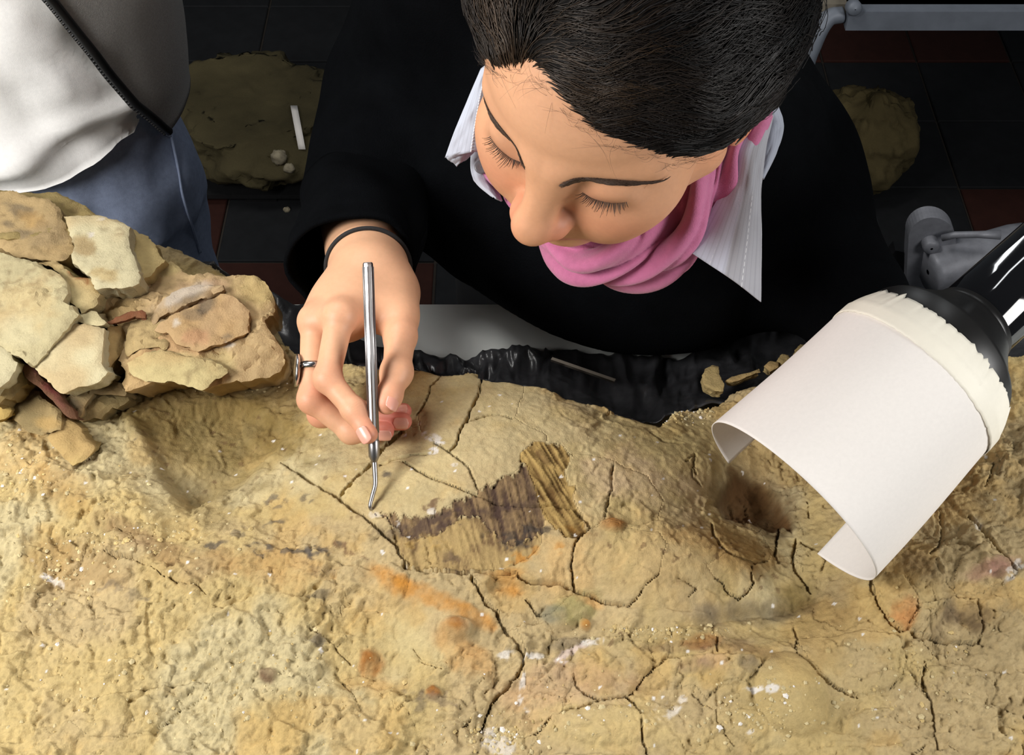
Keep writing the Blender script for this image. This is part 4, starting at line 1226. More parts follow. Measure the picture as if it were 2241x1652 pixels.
a0, a1 = math.radians(-90 - 46), math.radians(90 + 58)
G = np.array([[hood_pt(s, a, .0006 * math.sin(a * 3 + s * 40)) for s in np.linspace(.012, LEN + .0, NB)] for a in np.linspace(a0, a1, NA)])
V, F = sheet(G, .0007)
obj('paper_hood', V, F, M_paper, noz)
rng = np.random.default_rng(5)
Gt = []
for a in np.linspace(a0 - .4, a1 + .3, 190):
    e = 0.0012 * rng.normal() * (rng.random() < .35)
    Gt.append([hood_pt(s, a, .0010 + (-.006 * (1 - i / 11.0) ** 2 if i < 8 else 0) * 1.0) for i, s in enumerate(np.linspace(-.004 + e, .0225 + .0002 * rng.normal(), 14))])
V, F = sheet(np.array(Gt), .0006)
obj('tape_band', V, F, M_tape, noz)
tdir = at_t(2300, 556, .892) - Ab
tdir = tdir / np.linalg.norm(tdir)
# conical collar then the glossy tube
t_in = Ab
V, F = lathe(Ab, tdir, [(-.010, .0570), (.003, .0580), (.006, .0565), (.011, .0510), (.026, .0400), (.034, .0345), (.037, .0330), (.038, .029)], 72)
obj('nozzle_collar', V, F, M_satin, noz)
V, F = lathe(Ab, tdir, [(.030, .0262), (.031, .0278), (.034, .0290), (.075, .0290), (.30, .0290), (.34, .0292)], 72)
obj('tube', V, F, M_gloss, noz)
V, F = lathe(Ab, tdir, [(.036, .0292), (.036, .0304), (.044, .0304), (.044, .0292)], 72)
obj('clamp_ring', V, F, M_satin, noz)
pe = Ab + tdir * .34
path = smooth_path([pe, pe + tdir * .05, pe + tdir * .1 + np.array([.03, .0, -.06]), np.array([pe[0] + .17, pe[1] + .12, .95]), np.array([pe[0] + .17, pe[1] + .12, .80])], 40)
V, F = tube(path, .028, 24)
obj('arm', V, F, M_gloss, noz)

# ================================================================== BACKGROUND
M_grey = mat('grey_cast_metal', srgb(142, 143, 150), 0.5, 0.2, var=0.2, vscale=60, bump=0.15, bscale=150)
M_dark = mat('dark_painted_steel', srgb(28, 28, 30), 0.5, 0.2, var=0.2)
# machine stand with pivot bracket, right of the woman
st = thing('machine_stand', (.50, 1.40, 0), 'grey metal pivot bracket on a dark stand behind the black tube', 'stand')


def plate_from_px(pts, y, th):
    P = np.array([at_y(px, py, y) for px, py in pts])
    n = len(P)
    Q = P + np.array([0, th, 0])
    F = [tuple(range(n))[::-1], tuple(range(n, 2 * n))]
    for i in range(n):
        j = (i + 1) % n
        F.append((i, j, j + n, i + n))
    return np.vstack([P, Q]), F


cx, cy = 2040, 524
arc = [(cx + 52 * math.cos(t), cy - 48 * math.sin(t)) for t in np.linspace(math.pi * 1.02, -.15, 22)]
V, F = plate_from_px([(1980, 720), (1984, 620), (1986, 560)] + arc + [(2102, 560), (2150, 600), (2160, 720)], 1.34, .024)
obj('bracket_plate', V, F, M_grey, st, smooth=False)
yv = np.array([.35, 1.0, -.1])
p = at_y(2034, 528, 1.34)
V, F = lathe(p - np.array([0, .016, 0]), (0, 1, 0), [(0, .002), (0, .0100), (.003, .0118), (.018, .0118)], 32)
obj('pivot_boss', V, F, M_grey, st)
p2_ = at_y(2050, 590, 1.325)
V, F = lathe(p2_, (.95, .25, .12), [(-.014, .004), (-.014, .034), (-.005, .0356), (.12, .0356), (.14, .033), (.14, .004)], 48)
obj('pivot_cylinder', V, F, M_grey, st)
V, F = tube([at_y(2062, 521, 1.325), at_y(2090, 514, 1.32), at_y(2140, 513, 1.315), at_y(2190, 514, 1.31)], [.005, .005, .005, .007], 12)
obj('lever', V, F, M_grey, st)
V, F = plate_from_px([(1952, 640), (1950, 560), (1960, 548), (1978, 552), (1982, 640)], 1.36, .02)
obj('side_plate', V, F, M_dark, st, smooth=False)
V, F = box((.50, 1.42, .17), (.09, .06, .34))
obj('column', V, F, M_dark, st, smooth=False)
V, F = box((.50, 1.42, .02), (.34, .34, .04))
obj('base', V, F, M_dark, st, smooth=False)

# grey steel trolley frame at the back right
M_frame = mat('grey_painted_steel', srgb(118, 124, 134), 0.5, 0.1, var=0.2, vscale=20)
tr = thing('trolley', (.75, 1.95, 0), 'low grey steel trolley frame behind her in the upper right corner', 'trolley')
pA, pB = at_y(1850, 30, 1.72), at_y(2400, 48, 1.72)
zR = pA[2]
V, F = box(((pA[0] + pB[0]) / 2 + .1, 1.72, zR), (pB[0] - pA[0] + .2, .04, .034))
obj('rail', V, F, M_frame, tr, smooth=False)
V, F = tube(smooth_path([(pA[0] - .005, 1.72, zR), (pA[0] - .028, 1.715, zR - .006), (pA[0] - .045, 1.70, zR - .04), (pA[0] - .055, 1.69, zR - .12), (pA[0] - .06, 1.69, .0)], 30), .014, 14)
obj('corner_post', V, F, M_frame, tr)
V, F = tube(smooth_path([(pA[0] + .9, 1.72, zR), (pA[0] + .9, 1.72, .2), (pA[0] + .9, 1.72, 0)], 5), .014, 14)
obj('corner_post', V, F, M_frame, tr)
for x in (pA[0] - .04, pA[0] + .9):
    V, F = tube([(x, 2.28, zR), (x, 2.28, 0)], .014, 14)
    obj('corner_post', V, F, M_frame, tr)
M_board = mat('worn_board', srgb(120, 112, 98), 0.8, var=0.25, vscale=30)
V, F = box((pA[0] + .45, 2.02, zR + .006), (1.02, .60, .022))
obj('deck', V, F, M_board, tr, smooth=False)
q = at_y(1868, 16, 1.70)
V, F = lathe(q, (0, -1, .3), [(-.006, .012), (.006, .012), (.010, .009), (.012, .001)], 20)
obj('corner_knob', V, F, M_frame, tr)

# specimens on the floor


def boulder(name, c, r, seed, base, label, cat='rock', flat=.5, res=40, amp=.25):
    th = np.linspace(0, math.pi, res)
    ph = np.linspace(0, 2 * math.pi, res * 2, endpoint=False)
    T, Pp = np.meshgrid(th, ph, indexing='ij')
    D = np.stack([np.sin(T) * np.cos(Pp), np.sin(T) * np.sin(Pp), np.cos(T)], -1)
    n = fbm(D * 1.6 + seed, 4, seed)
    f1_, f2_, ci = 0, 0, 0
    rad = 1 + amp * n + .10 * sstep(0, .05, fbm(D * 3 + seed, 3, seed + 3)) + .03 * fbm(D * 14, 3, seed)
    P = D * rad[..., None]
    P[..., 2] = np.maximum(P[..., 2], -.80)
    P[..., 2] = np.minimum(P[..., 2], flat + .05 * fbm(D * 5, 3, seed + 5))
    V = P * np.array(r) + np.array(c)
    C = np.asarray(base) * (1 + .5 * n.reshape(-1, 1))
    o = obj(name, V.reshape(-1, 3), gridF(res, res * 2, True), M_piece, None, True, np.clip(C, .01, .9), loc=(c[0], c[1], c[2] - r[2]))
    return tag(o, label, cat)


M_crate = mat('black_crate_plastic', srgb(20, 20, 21), 0.6, var=0.3)
c0 = at_y(575, 250, 1.96)
zt = .03
cr = thing('pallet', (c0[0], 1.96, 0), 'dark low pallet under the grey rock on the floor behind', 'pallet')
for k in range(4):
    V, F = box((c0[0], 1.84 + k * .08, zt - .005), (.42, .066, .01))
    obj('board', V, F, M_crate, cr, smooth=False)
for sx in (-.17, 0, .17):
    V, F = box((c0[0] + sx, 1.96, (zt - .01) / 2), (.06, .28, zt - .01))
    obj('runner', V, F, M_crate, cr, smooth=False)
bk = boulder('rock_specimen', (c0[0], 1.95, zt + .068), (.158, .160, .085), 4, srgb(72, 65, 44), 'rough grey-brown rock with flat top on dark pallet behind', flat=.55, res=60)
bm = bk.data
bkb = BVHTree.FromPolygons([v.co + bk.location for v in bm.vertices], [tuple(p.vertices) for p in bm.polygons])


def on_boulder(px, py):
    h = bkb.ray_cast(Vector(_C), Vector(ray(px, py)).normalized())
    return np.array(h[0]) if h[0] is not None else at_z(px, py, .0)


ps0, ps1 = on_boulder(644, 234), on_boulder(662, 330)
up_ = np.array([0, -.002, .005])
w = np.array([.0064, 0, 0])
G = np.array([[on_boulder(644 + 18 * t, 234 + 96 * t) + up_ - w, on_boulder(644 + 18 * t, 234 + 96 * t) + up_ + w] for t in (0, .5, 1)])
G = np.array([[smooth_path(G[:, j], 9)[i] for j in (0, 1)] for i in range(9)])
V, F = sheet(G, .001)
tag(obj('paper_strip', V, F, M_paper, loc=ps0), 'narrow white paper strip lying on the grey rock behind', 'paper strip')
for k, (x, y, r, lb) in enumerate(((612, 352, .014, 'pale lump at the lower edge of the grey rock behind'), (634, 374, .010, 'small pale lump just below the larger pale lump behind'), (663, 396, .011, 'small pale lump beside the black sleeve, on the grey rock behind'), (628, 462, .006, 'tiny pale crumb on the slate floor tile'))):
    p = on_boulder(x, y) + np.array([0, 0, r * .6])
    boulder('rock_lump', p, (r, r * .8, r * 1.0), 11 + k, srgb(150, 140, 118), lb, 'rock chip', flat=2, res=12)
c1 = at_z(1890, 300, .10)
boulder('rock_specimen', (c1[0], c1[1], .088), (.092, .10, .10), 9, srgb(84, 74, 48), 'rough brown rock half hidden behind her left shoulder', flat=2, res=50)

# ================================================================== THE WOMAN
M_skin = mat('skin', attr=True, rough=0.48, var=0.05, vscale=260, bump=0.10, bscale=1500, bdist=0.0006, spec=0.35, sss=0.12)
M_hair = mat('dark_brown_hair', attr=True, rough=0.45, spec=0.30)
M_brow = mat('brow_hair', srgb(70, 50, 36), 0.6)
M_lash = mat('lash_hair', srgb(44, 32, 24), 0.6)
woman = thing('person', (.12, .95, .0), 'dark-haired woman in black sweater and pink scarf leaning over slab with pick', 'person')
HR = np.array([[0.85115254, 0.51701122, -0.0907676], [-0.5132977, 0.78358865, -0.35002042], [-0.10984002, 0.34451157, 0.93233414]])
HT = np.array([0.07044812, 0.64133608, 1.16525438])


def h2w(v):
    return np.asarray(v, float) @ HR.T + HT


def w2h(v):
    return (np.asarray(v, float) - HT) @ HR


NECK = w2h((.085, .800, 1.03))


def head_sdf(p):
    p = p.copy()
    p[:, 0] += .10 * np.clip(.03 - p[:, 2], 0, .1) * sstep(.03, -.04, p[:, 1])
    q = p.copy()
    q[:, 0] = np.abs(q[:, 0])
    d = ell(p, (0, .012, .050), (.0735, .094, .083))
    d = smin(d, ell(p, (0, -.022, .062), (.062, .064, .058)), .03)
    d = smin(d, ell(p, (0, -.028, -.008), (.058, .055, .072)), .03)
    # jaw and chin
    d = smin(d, cone(q, (.050, .000, -.040), (.012, -.068, -.062), .020, .0145), .022)
    d = smin(d, sph(p, (0, -.074, -.060), .0150), .02)
    # cheekbones
    d = smin(d, sph(q, (.041, -.055, -.002), .0265), .022)
    d = smin(d, ell(q, (.029, -.066, -.022), (.025, .0235, .030)), .02)
    # brow ridge
    d = smin(d, cone(q, (.012, -.0835, .040), (.050, -.060, .043), .0085, .0075), .014)
    # eye sockets
    d = smax(d, -ell(q, (.031, -.098, .0330), (.017, .0125, .0095)), .014)
    # closed lids
    lid = ell(q, (.0325, -.0730, .0300), (.0155, .0135, .0120))
    d = smin(d, lid, .005)
    low = cone(q, (.026, -.0800, .0215), (.044, -.0735, .0220), .0032, .003)
    d = smin(d, low, .012)
    # nose
    d = smin(d, cone(p, (0, -.088, .034), (0, -.1050, .000), .0085, .0110), .018)
    d = smin(d, ell(p, (0, -.1080, -.0080), (.0125, .0115, .0110)), .010)
    d = smin(d, ell(q, (.0125, -.0975, -.0120), (.0075, .0105, .0080)), .006)
    d = smax(d, -ell(q, (.0062, -.1035, -.0195), (.0034, .0060, .0030)), .003)
    # mouth
    d = smin(d, ell(p, (0, -.0860, -.0300), (.022, .0115, .014)), .012)
    d = smin(d, cone(q, (0, -.0965, -.0355), (.021, -.0860, -.0385), .0050, .0022), .004)
    d = smin(d, cone(q, (0, -.0950, -.0445), (.020, -.0855, -.0405), .0058, .0022), .004)
    d = smax(d, -cone(q, (0, -.1030, -.0398), (.022, -.0905, -.0395), .0013, .0007), .002)
    # ears
    e = smax(ell(q, (.0750, .0100, .010), (.0065, .017, .030)), -ell(q, (.0835, .009, .014), (.0065, .010, .018)), .004)
    d = smin(d, e, .006)
    # neck
    d = smin(d, cone(p, (0, .022, -.040), NECK, .052, .056), .022)
    return d


HV, HF = nets(head_sdf, (-.095, -.130, -.19), (.105, .225, .145), .0017)
skin = srgb(208, 154, 117)


def skin_col(P):
    C = np.tile(skin, (len(P), 1))
    q = P.copy()
    q[:, 0] = np.abs(q[:, 0])

    def g(c, r, col, a, pp=q):
        nonlocal C
        w = a * np.exp(-(((pp - np.array(c)) / np.array(r)) ** 2).sum(1))
        C = C + (np.asarray(col) - C) * w[:, None]
    red = srgb(206, 120, 96)
    g((.012, -.105, -.010), (.014, .014, .014), red, .55)
    g((.040, -.075, -.008), (.022, .03, .018), red, .40)
    g((.030, -.085, .019), (.016, .015, .008), srgb(176, 112, 92), .5)
    g((.030, -.088, .032), (.018, .012, .009), srgb(190, 132, 104), .35)
    g((.0, -.10, -.040), (.020, .02, .0065), srgb(176, 88, 84), .85)
    g((.078, .01, .01), (.02, .03, .04), srgb(205, 112, 84), .6)
    g((0, -.085, .075), (.04, .03, .03), srgb(222, 170, 134), .5)
    return C


head_bvh = BVHTree.FromPolygons([Vector(v) for v in HV], [tuple(int(i) for i in f) for f in HF])


def face_y(x, z):
    r = head_bvh.ray_cast(Vector((x, -.3, z)), Vector((0, 1, 0)))
    return r[0], r[1]


def strands(roots_dirs, n=5, sides=3):
    """list of (polyline, base radius) -> one mesh of tapered hairs"""
    V, F = [], []
    for P, r in roots_dirs:
        P = np.asarray(P)
        m = len(P)
        T = np.gradient(P, axis=0)
        T /= np.linalg.norm(T, axis=1)[:, None] + 1e-12
        a = np.cross(T, np.array([.3, .2, .93]))
        a /= np.linalg.norm(a, axis=1)[:, None] + 1e-12
        b = np.cross(T, a)
        rr = r * np.linspace(1, .25, m)[:, None]
        off = sum(len(v) for v in V) if False else None
        ring = np.stack([P + rr * (math.cos(2 * math.pi * k / sides) * a + math.sin(2 * math.pi * k / sides) * b) for k in range(sides)], 1)
        V.append(ring.reshape(-1, 3))
    return V


def strand_mesh(lst, sides=3):
    Vs = strands(lst, sides=sides)
    Fs, off = [], 0
    for v in Vs:
        m = len(v) // sides
        Fs.append(gridF(m, sides, True) + off)
        off += len(v)
    return np.vstack(Vs), np.vstack(Fs)


rng = np.random.default_rng(21)
# eyebrows
for s in (1, -1):
    L = []
    for k in range(950):
        t = rng.random()
        x = .011 + .046 * t
        zc = .0385 + .0080 * math.sin(min(t * 1.35, 1.25) * math.pi * .5) - .010 * max(t - .62, 0) ** 1.2 * 2.2 - .0055 * t
        th = .0072 * (1 - .70 * t)
        z = zc + th * .36 * np.clip(rng.normal(), -2, 2) * min(1, .45 + t * 4)
        p, n = face_y(s * x, z)
        if p is None:
            continue
        dirn = np.array([s * .85, .0, .55 - .75 * t - (z - zc) * 60])
        n = np.array(n)
        dirn = dirn - n * (dirn @ n)
        dirn /= np.linalg.norm(dirn)
        l = .006 + .003 * rng.random()
        P = [h2w(np.array(p) - n * .0004 * 0 + dirn * l * q + n * (.0009 * math.sin(q * 3.0))) for q in (0, .33, .66, 1)]
        L.append((P, .00023))
    V, F = strand_mesh(L)
    obj('eyebrow', V, F, M_brow, woman)
# lashes along the lower edge of the closed lids
for s in (1, -1):
    L = []
    for k in range(34):
        t = k / 33
        x = .0205 + .025 * t
        z = .0230 - .0022 * math.sin(t * math.pi) + .001 * t
        p, n = face_y(s * x, z)
        if p is None:
            continue
        p = np.array(p)
        dirn = np.array([s * (-.35 + 1.0 * t), -.72, -.62])
        dirn /= np.linalg.norm(dirn)
        dirn += .10 * rng.normal(size=3)
        l = (.0052 + .0032 * math.sin(t * math.pi)) * (0.8 + .4 * rng.random())
        P = [h2w(p + dirn * l * q + np.array([0, 0, .0040 * q * q])) for q in np.linspace(0, 1, 6)]
        L.append((P, .00032))
    V, F = strand_mesh(L)
    obj('eyelashes', V, F, M_lash, woman)

# ---- hair: a shaped mass with combed strands over it
HCEN = np.array([0, .012, .050])
_haz = np.radians([-180, -120, -90, -60, -43, -35, -28, -21, -14, -5, 1, 16, 33, 43, 59, 90, 120, 180])
_hel = np.radians([-52, -47, -38, -22, 2, 13, 17, 23, 29, 29.5, 27, 19, 8, -2, -26, -36, -46, -52])


def dir_of(az, el):
    return np.stack([np.sin(az) * np.cos(el), -np.cos(az) * np.cos(el), np.sin(el)], -1)


NAZ, NEL = 180, 110
azg = np.linspace(-math.pi, math.pi, NAZ, endpoint=False)
elg = np.linspace(-1.30, math.pi / 2, NEL)
Rg = np.zeros((NAZ, NEL))
for i, a in enumerate(azg):
    for j, e in enumerate(elg):
        d = dir_of(a, e)
        q = d / np.array([.0735, .094, .083])
        Rg[i, j] = 1 / math.sqrt(q @ q)
# forehead and face lie a little outside the plain skull: measure them
for i in range(NAZ):
    for j in range(0, NEL):
        if abs(azg[i]) < 1.9:
            d = dir_of(azg[i], elg[j])
            h = head_bvh.ray_cast(Vector(HCEN + d * .30), Vector(-d))
            if h[0] is not None:
                Rg[i, j] = min(float(np.linalg.norm(np.array(h[0]) - HCEN)), .105)
AZ, EL = np.meshgrid(azg, elg, indexing='ij')
line = np.interp(AZ, _haz, _hel) + .015 * fbm(np.stack([AZ * 6, EL * 0], -1), 2, 301)
up = EL - line
thick = .0012 + .0165 * sstep(0.0, 0.9, up) + .006 * sstep(.5, 2.2, np.abs(AZ)) * sstep(0.0, .5, up)
thick += .0025 * fbm(np.stack([AZ * 3, EL * 5], -1), 3, 305) * sstep(0, .5, up)
mask = sstep(-.06, .16, up)
Rh = Rg + thick * mask - .004 * (1 - mask)


def hair_R(d):
    az = np.arctan2(d[:, 0], -d[:, 1])
    el = np.arcsin(np.clip(d[:, 2], -1, 1))
    fi = (az + math.pi) / (2 * math.pi) * NAZ
    fj = np.clip((el - elg[0]) / (elg[-1] - elg[0]) * (NEL - 1), 0, NEL - 1.001)
    i0 = np.floor(fi).astype(int) % NAZ
    i1 = (i0 + 1) % NAZ
    j0 = fj.astype(int)
    u, v = fi - np.floor(fi), fj - j0
    return (Rh[i0, j0] * (1 - u) * (1 - v) + Rh[i1, j0] * u * (1 - v) + Rh[i0, j0 + 1] * (1 - u) * v + Rh[i1, j0 + 1] * u * v), az, el


P = HCEN + dir_of(AZ, EL) * Rh[..., None]
F = gridF(NEL, NAZ, True)
V = P.transpose(1, 0, 2).reshape(-1, 3)
keep = (sstep(-.10, -.09, up) > .5).T.reshape(-1)[F].any(1)
hc = srgb(30, 23, 19)
obj('hair', h2w(V), F[keep][:, ::-1], mat('hair_mass', srgb(12, 9, 7), .8, spec=.2), woman, True)
rng = np.random.default_rng(31)
NS, NK = 15000, 12
az0 = rng.uniform(-math.pi, math.pi, NS * 2)
el0 = np.arcsin(rng.uniform(-.8, 1, NS * 2))
ln = np.interp(az0, _haz, _hel)
ok = (el0 - ln) > -.015 - .03 * rng.random(NS * 2)
az0, el0 = az0[ok][:NS], el0[ok][:NS]
NS = len(az0)
# extra strands springing from the hairline at the front
ne = 2600
aze = rng.uniform(-1.1, 1.1, ne)
ele = np.interp(aze, _haz, _hel) + rng.normal(.01, .040, ne)
az0, el0 = np.r_[az0, aze], np.r_[el0, ele]
NS = len(az0)
d = dir_of(az0, el0)
lift = np.r_[np.where(rng.random(NS - ne) < .05, rng.uniform(.001, .006, NS - ne) * sstep(.2, .6, (el0 - np.interp(az0, _haz, _hel))[:NS - ne]), rng.uniform(-.001, .0022, NS - ne)), rng.uniform(-.002, .001, ne)]
length = rng.uniform(.045, .085, NS)
ph = fbm(d * 3.0, 2, 311) * 6
tgt = np.array([.02, .115, .005])
pts = []
for k in range(NK):
    r, a_, e_ = hair_R(d)
    p = HCEN + d * (r + lift)[:, None]
    pts.append(p)
    side = np.tanh((d[:, 0] + .22) * 7)
    t = tgt - p
    t = t / np.linalg.norm(t, axis=1)[:, None]
    front = sstep(-.02, .09, -p[:, 1])[:, None]
    t = t + front * np.column_stack([side * .75, np.full(NS, .25), np.where(side > 0, .05, .30)])
    t = t - d * (t * d).sum(1)[:, None]
    t /= np.linalg.norm(t, axis=1)[:, None]
    s = np.cross(d, t)
    w = .42 * np.sin(k * .62 + ph) + .13 * rng.normal(size=NS) + .35 * fbm(d * 5, 2, 313)
    t = t + s * w[:, None]
    d = HCEN * 0 + (p - HCEN) + t * (length / NK)[:, None]
    d /= np.linalg.norm(d, axis=1)[:, None]
PT = np.stack(pts, 1)                                     # NS,NK,3
# clumping noise: neighbouring strands share a wave that lifts locks
PT += (.0016 * fbm(PT * 70, 2, 317))[..., None] * (PT - HCEN) / np.linalg.norm(PT - HCEN, axis=2)[..., None] * np.linspace(0, 1, NK)[None, :, None] * 1.5
T = np.gradient(PT, axis=1)
T /= np.linalg.norm(T, axis=2)[..., None]
Nn = (PT - HCEN) / np.linalg.norm(PT - HCEN, axis=2)[..., None]
Sd = np.cross(T, Nn)
Sd /= np.linalg.norm(Sd, axis=2)[..., None]
rad = (.00034 * np.linspace(1, .35, NK))[None, :, None] * rng.uniform(.6, 1.2, NS)[:, None, None]
rings = np.stack([PT + Nn * rad, PT - Nn * rad * .5 + Sd * rad, PT - Nn * rad * .5 - Sd * rad], 2)
Vs = rings.reshape(-1, 3)
Fs = (gridF(NK, 3, True)[None] + (np.arange(NS) * NK * 3)[:, None, None]).reshape(-1, 4)
shade = rng.uniform(.65, 1.55, NS) * np.clip(1 + 1.1 * fbm(PT[:, 0] * 45, 2, 319), .3, 1.7)
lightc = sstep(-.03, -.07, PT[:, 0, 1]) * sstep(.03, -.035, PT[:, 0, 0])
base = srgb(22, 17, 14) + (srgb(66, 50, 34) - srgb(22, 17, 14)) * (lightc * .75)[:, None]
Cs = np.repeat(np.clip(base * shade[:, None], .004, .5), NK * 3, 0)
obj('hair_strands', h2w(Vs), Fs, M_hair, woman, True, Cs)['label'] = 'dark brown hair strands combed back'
# fine baby hairs on the forehead and stray hairs
L = []
for k in range(150):
    a = rng.uniform(-.75, 1.0)
    e = np.interp(a, _haz, _hel) - rng.uniform(-.03, .03)
    d0 = dir_of(np.array([a]), np.array([e]))
    r, _, _ = hair_R(d0)
    p = HCEN + d0[0] * (Rg[int((a + math.pi) / (2 * math.pi) * NAZ) % NAZ, int((e - elg[0]) / (elg[-1] - elg[0]) * (NEL - 1))] + .0002)
    t = np.array([rng.normal() * .8 + .5 * np.sign(a), -.2 * rng.random(), -.25 + .9 * rng.random()])
    t -= d0[0] * (t @ d0[0])
    t /= np.linalg.norm(t)
    s = np.cross(d0[0], t) * rng.normal() * .8
    l = rng.uniform(.006, .020)
    L.append(([h2w(p + t * l * q + s * l * q * q + d0[0] * (.0025 * math.sin(q * 2.8))) for q in np.linspace(0, 1, 6)], .00008))
V, F = strand_mesh(L)
obj('baby_hair', V, F, M_lash, woman)

# ---- right hand and forearm
J = {k: at_t(*v) for k, v in dict(
    wrist=(815, 610, .957), fore=(800, 470, 1.075),
    i0=(744, 695, .898), i1=(716, 828, .880), i2=(775, 897, .874), i3=(806, 950, .869),
    m0=(690, 705, .912), m1=(682, 874, .896), m2=(768, 944, .897), m3=(842, 944, .897),
    r0=(690, 712, .935), r1=(702, 906, .914), r2=(800, 920, .908), r3=(882, 922, .904),
    p0=(706, 720, .955), p1=(740, 880, .930), p2=(815, 902, .922), p3=(884, 899, .915),
    t0=(862, 645, .948), t1=(876, 735, .912), t2=(868, 815, .891), t3=(846, 884, .876)).items()}
fingers = [('i', .0102, .0086, .0078, .0066), ('m', .0104, .0088, .0079, .0066), ('r', .0098, .0083, .0075, .0064), ('p', .0088, .0074, .0066, .0056)]


def hand_sdf(p):
    w = J['wrist']
    d = cone(p, J['fore'], w, .034, .0255)
    side = J['t0'] - J['wrist']
    d = smin(d, cone(p, J['fore'] - side * .25, w - side * .35, .030, .0235), .02)
    for k, r in (('i', .0112), ('m', .0112), ('r', .0105), ('p', .0100)):
        d = smin(d, cone(p, w + (J[k + '0'] - w) * .12, J[k + '0'], .0185, r), .016)
    mid = (J['i0'] + J['p0'] + w) / 3
    d = smin(d, ell(p, mid, (.022, .024, .022)), .02)
    # thumb root and web
    th = cone(p, w + side * .25, J['t0'], .020, .0165)
    th = smin(th, cone(p, J['t0'], J['t1'], .0160, .0118), .012)
    d = smin(d, th, .016)
    web = (J['t1'] * .35 + J['i0'] * .65) * .55 + w * .45
    d = smin(d, cone(p, (J['t0'] + J['t1']) / 2, web, .0115, .0105), .016)
    t = cone(p, J['t1'], J['t2'], .0112, .0096)
    t = smin(t, sph(p, J['t2'], .0103), .006)
    t = smin(t, cone(p, J['t2'], J['t3'], .0095, .0072), .006)
    t = smin(t, sph(p, J['t3'] - (J['t3'] - J['t2']) * .25, .0088), .006)
    d = smin(d, t, .005)
    fd = None
    for k, r0, r1, r2, r3 in fingers:
        a, b, c, e = (J[k + n] for n in '0123')
        f = cone(p, a, b, r0, r1)
        f = smin(f, sph(p, b, r1 * 1.08), .005)
        f = smin(f, cone(p, b, c, r1, r2), .004)
        f = smin(f, sph(p, c, r2 * 1.04), .004)
        f = smin(f, cone(p, c, e, r2 * 1.0, r3), .004)
        kn = sph(p, a + (w - a) / np.linalg.norm(w - a) * .001 + np.array([0, -.001, .0015]), r0 * 1.10)
        d = smin(d, kn, .008)
        d = np.where(f < d - .008, f, smin(d, f, .0035)) if False else smin(d, f, .0022 if fd is None else .0022)
        fd = f
    return d


allj = np.array(list(J.values()))
GV, GF = nets(hand_sdf, allj.min(0) - .04, allj.max(0) + np.array([.04, .0, .04]), .00115)
skin_h = srgb(220, 170, 134)
GC = np.tile(skin_h, (len(GV), 1))
for k, r, a, c in (('i0', .012, .4, (212, 140, 112)), ('i1', .011, .55, (210, 132, 106)), ('m0', .012, .45, (212, 140, 112)), ('m1', .011, .6, (210, 130, 104)), ('i3', .010, .7, (214, 128, 106)), ('t3', .011, .55, (214, 130, 108)),
                   ('m3', .012, .9, (212, 118, 104)), ('r3', .012, .9, (212, 118, 104)), ('p3', .011, .9, (212, 118, 104)), ('t1', .014, .35, (214, 142, 112)), ('r1', .012, .6, (210, 128, 104)), ('t2', .010, .35, (210, 138, 110)), ('i2', .009, .4, (212, 138, 110))):
    wgt = a * np.exp(-(((GV - J[k]) / (r * 1.25)) ** 2).sum(1))
    GC = GC + (srgb(*c) - GC) * wgt[:, None]
# fine creases over the finger joints
for k0, k1, k2 in (('i0', 'i1', 'i2'), ('i1', 'i2', 'i3'), ('m0', 'm1', 'm2'), ('t1', 't2', 't3')):
    c = J[k1]
    axd = J[k2] - J[k0]
    axd /= np.linalg.norm(axd)
    rel = GV - c
    s_ = rel @ axd
    wgt = np.exp(-(rel ** 2).sum(1) / .010 ** 2) * np.exp(-(s_ / .0045) ** 2)
    GC *= 1 - .14 * (wgt * np.clip(np.sin(s_ * 3600 + 2 * fbm(rel * 300, 2, 5)), 0, 1))[:, None]

# left hand, resting on the slab behind the paper hood
lw = at_t(1900, 735, 1.00)
lz = .93
K = {'wrist': lw, 'fore': lw + np.array([.0, .11, -.012])}
lf = {}
for n, (dx, dy) in dict(i=(-.018, -.075), m=(-.001, -.080), r=(.016, -.076), p=(.032, -.068)).items():
    b = lw + np.array([dx, dy, .004])
    o_ = np.array([dx * .25, -1.0, -.12])
    o_ /= np.linalg.norm(o_)
    ll = {'i': .040, 'm': .044, 'r': .041, 'p': .032}[n]
    lf[n] = [b, b + o_ * ll, b + o_ * (ll * 1.55) + np.array([0, 0, -.008]), b + o_ * (ll * 2.0) + np.array([0, 0, -.018])]
lt = [lw + np.array([-.022, -.02, -.004]), lw + np.array([-.045, -.055, -.008]), lw + np.array([-.052, -.085, -.014]), lw + np.array([-.050, -.108, -.020])]


def lhand_sdf(p):
    d = cone(p, K['fore'], lw, .034, .026)
    for n in 'imrp':
        d = smin(d, cone(p, lw, lf[n][0], .019, .0115), .016)
    for n in 'imrp':
        a, b, c, e = lf[n]
        f = smin(smin(cone(p, a, b, .0098, .0085), cone(p, b, c, .0086, .0076), .004), cone(p, c, e, .0076, .0062), .004)
        d = smin(d, f, .003)
    t = smin(smin(cone(p, lt[0], lt[1], .016, .0115), cone(p, lt[1], lt[2], .011, .0095), .005), cone(p, lt[2], lt[3], .0095, .0072), .005)
    return smin(d, t, .010)


LV, LF = nets(lhand_sdf, lw - np.array([.09, .22, .06]), lw + np.array([.09, .14, .06]), .0022)
# torso under the clothes, so that body is one figure


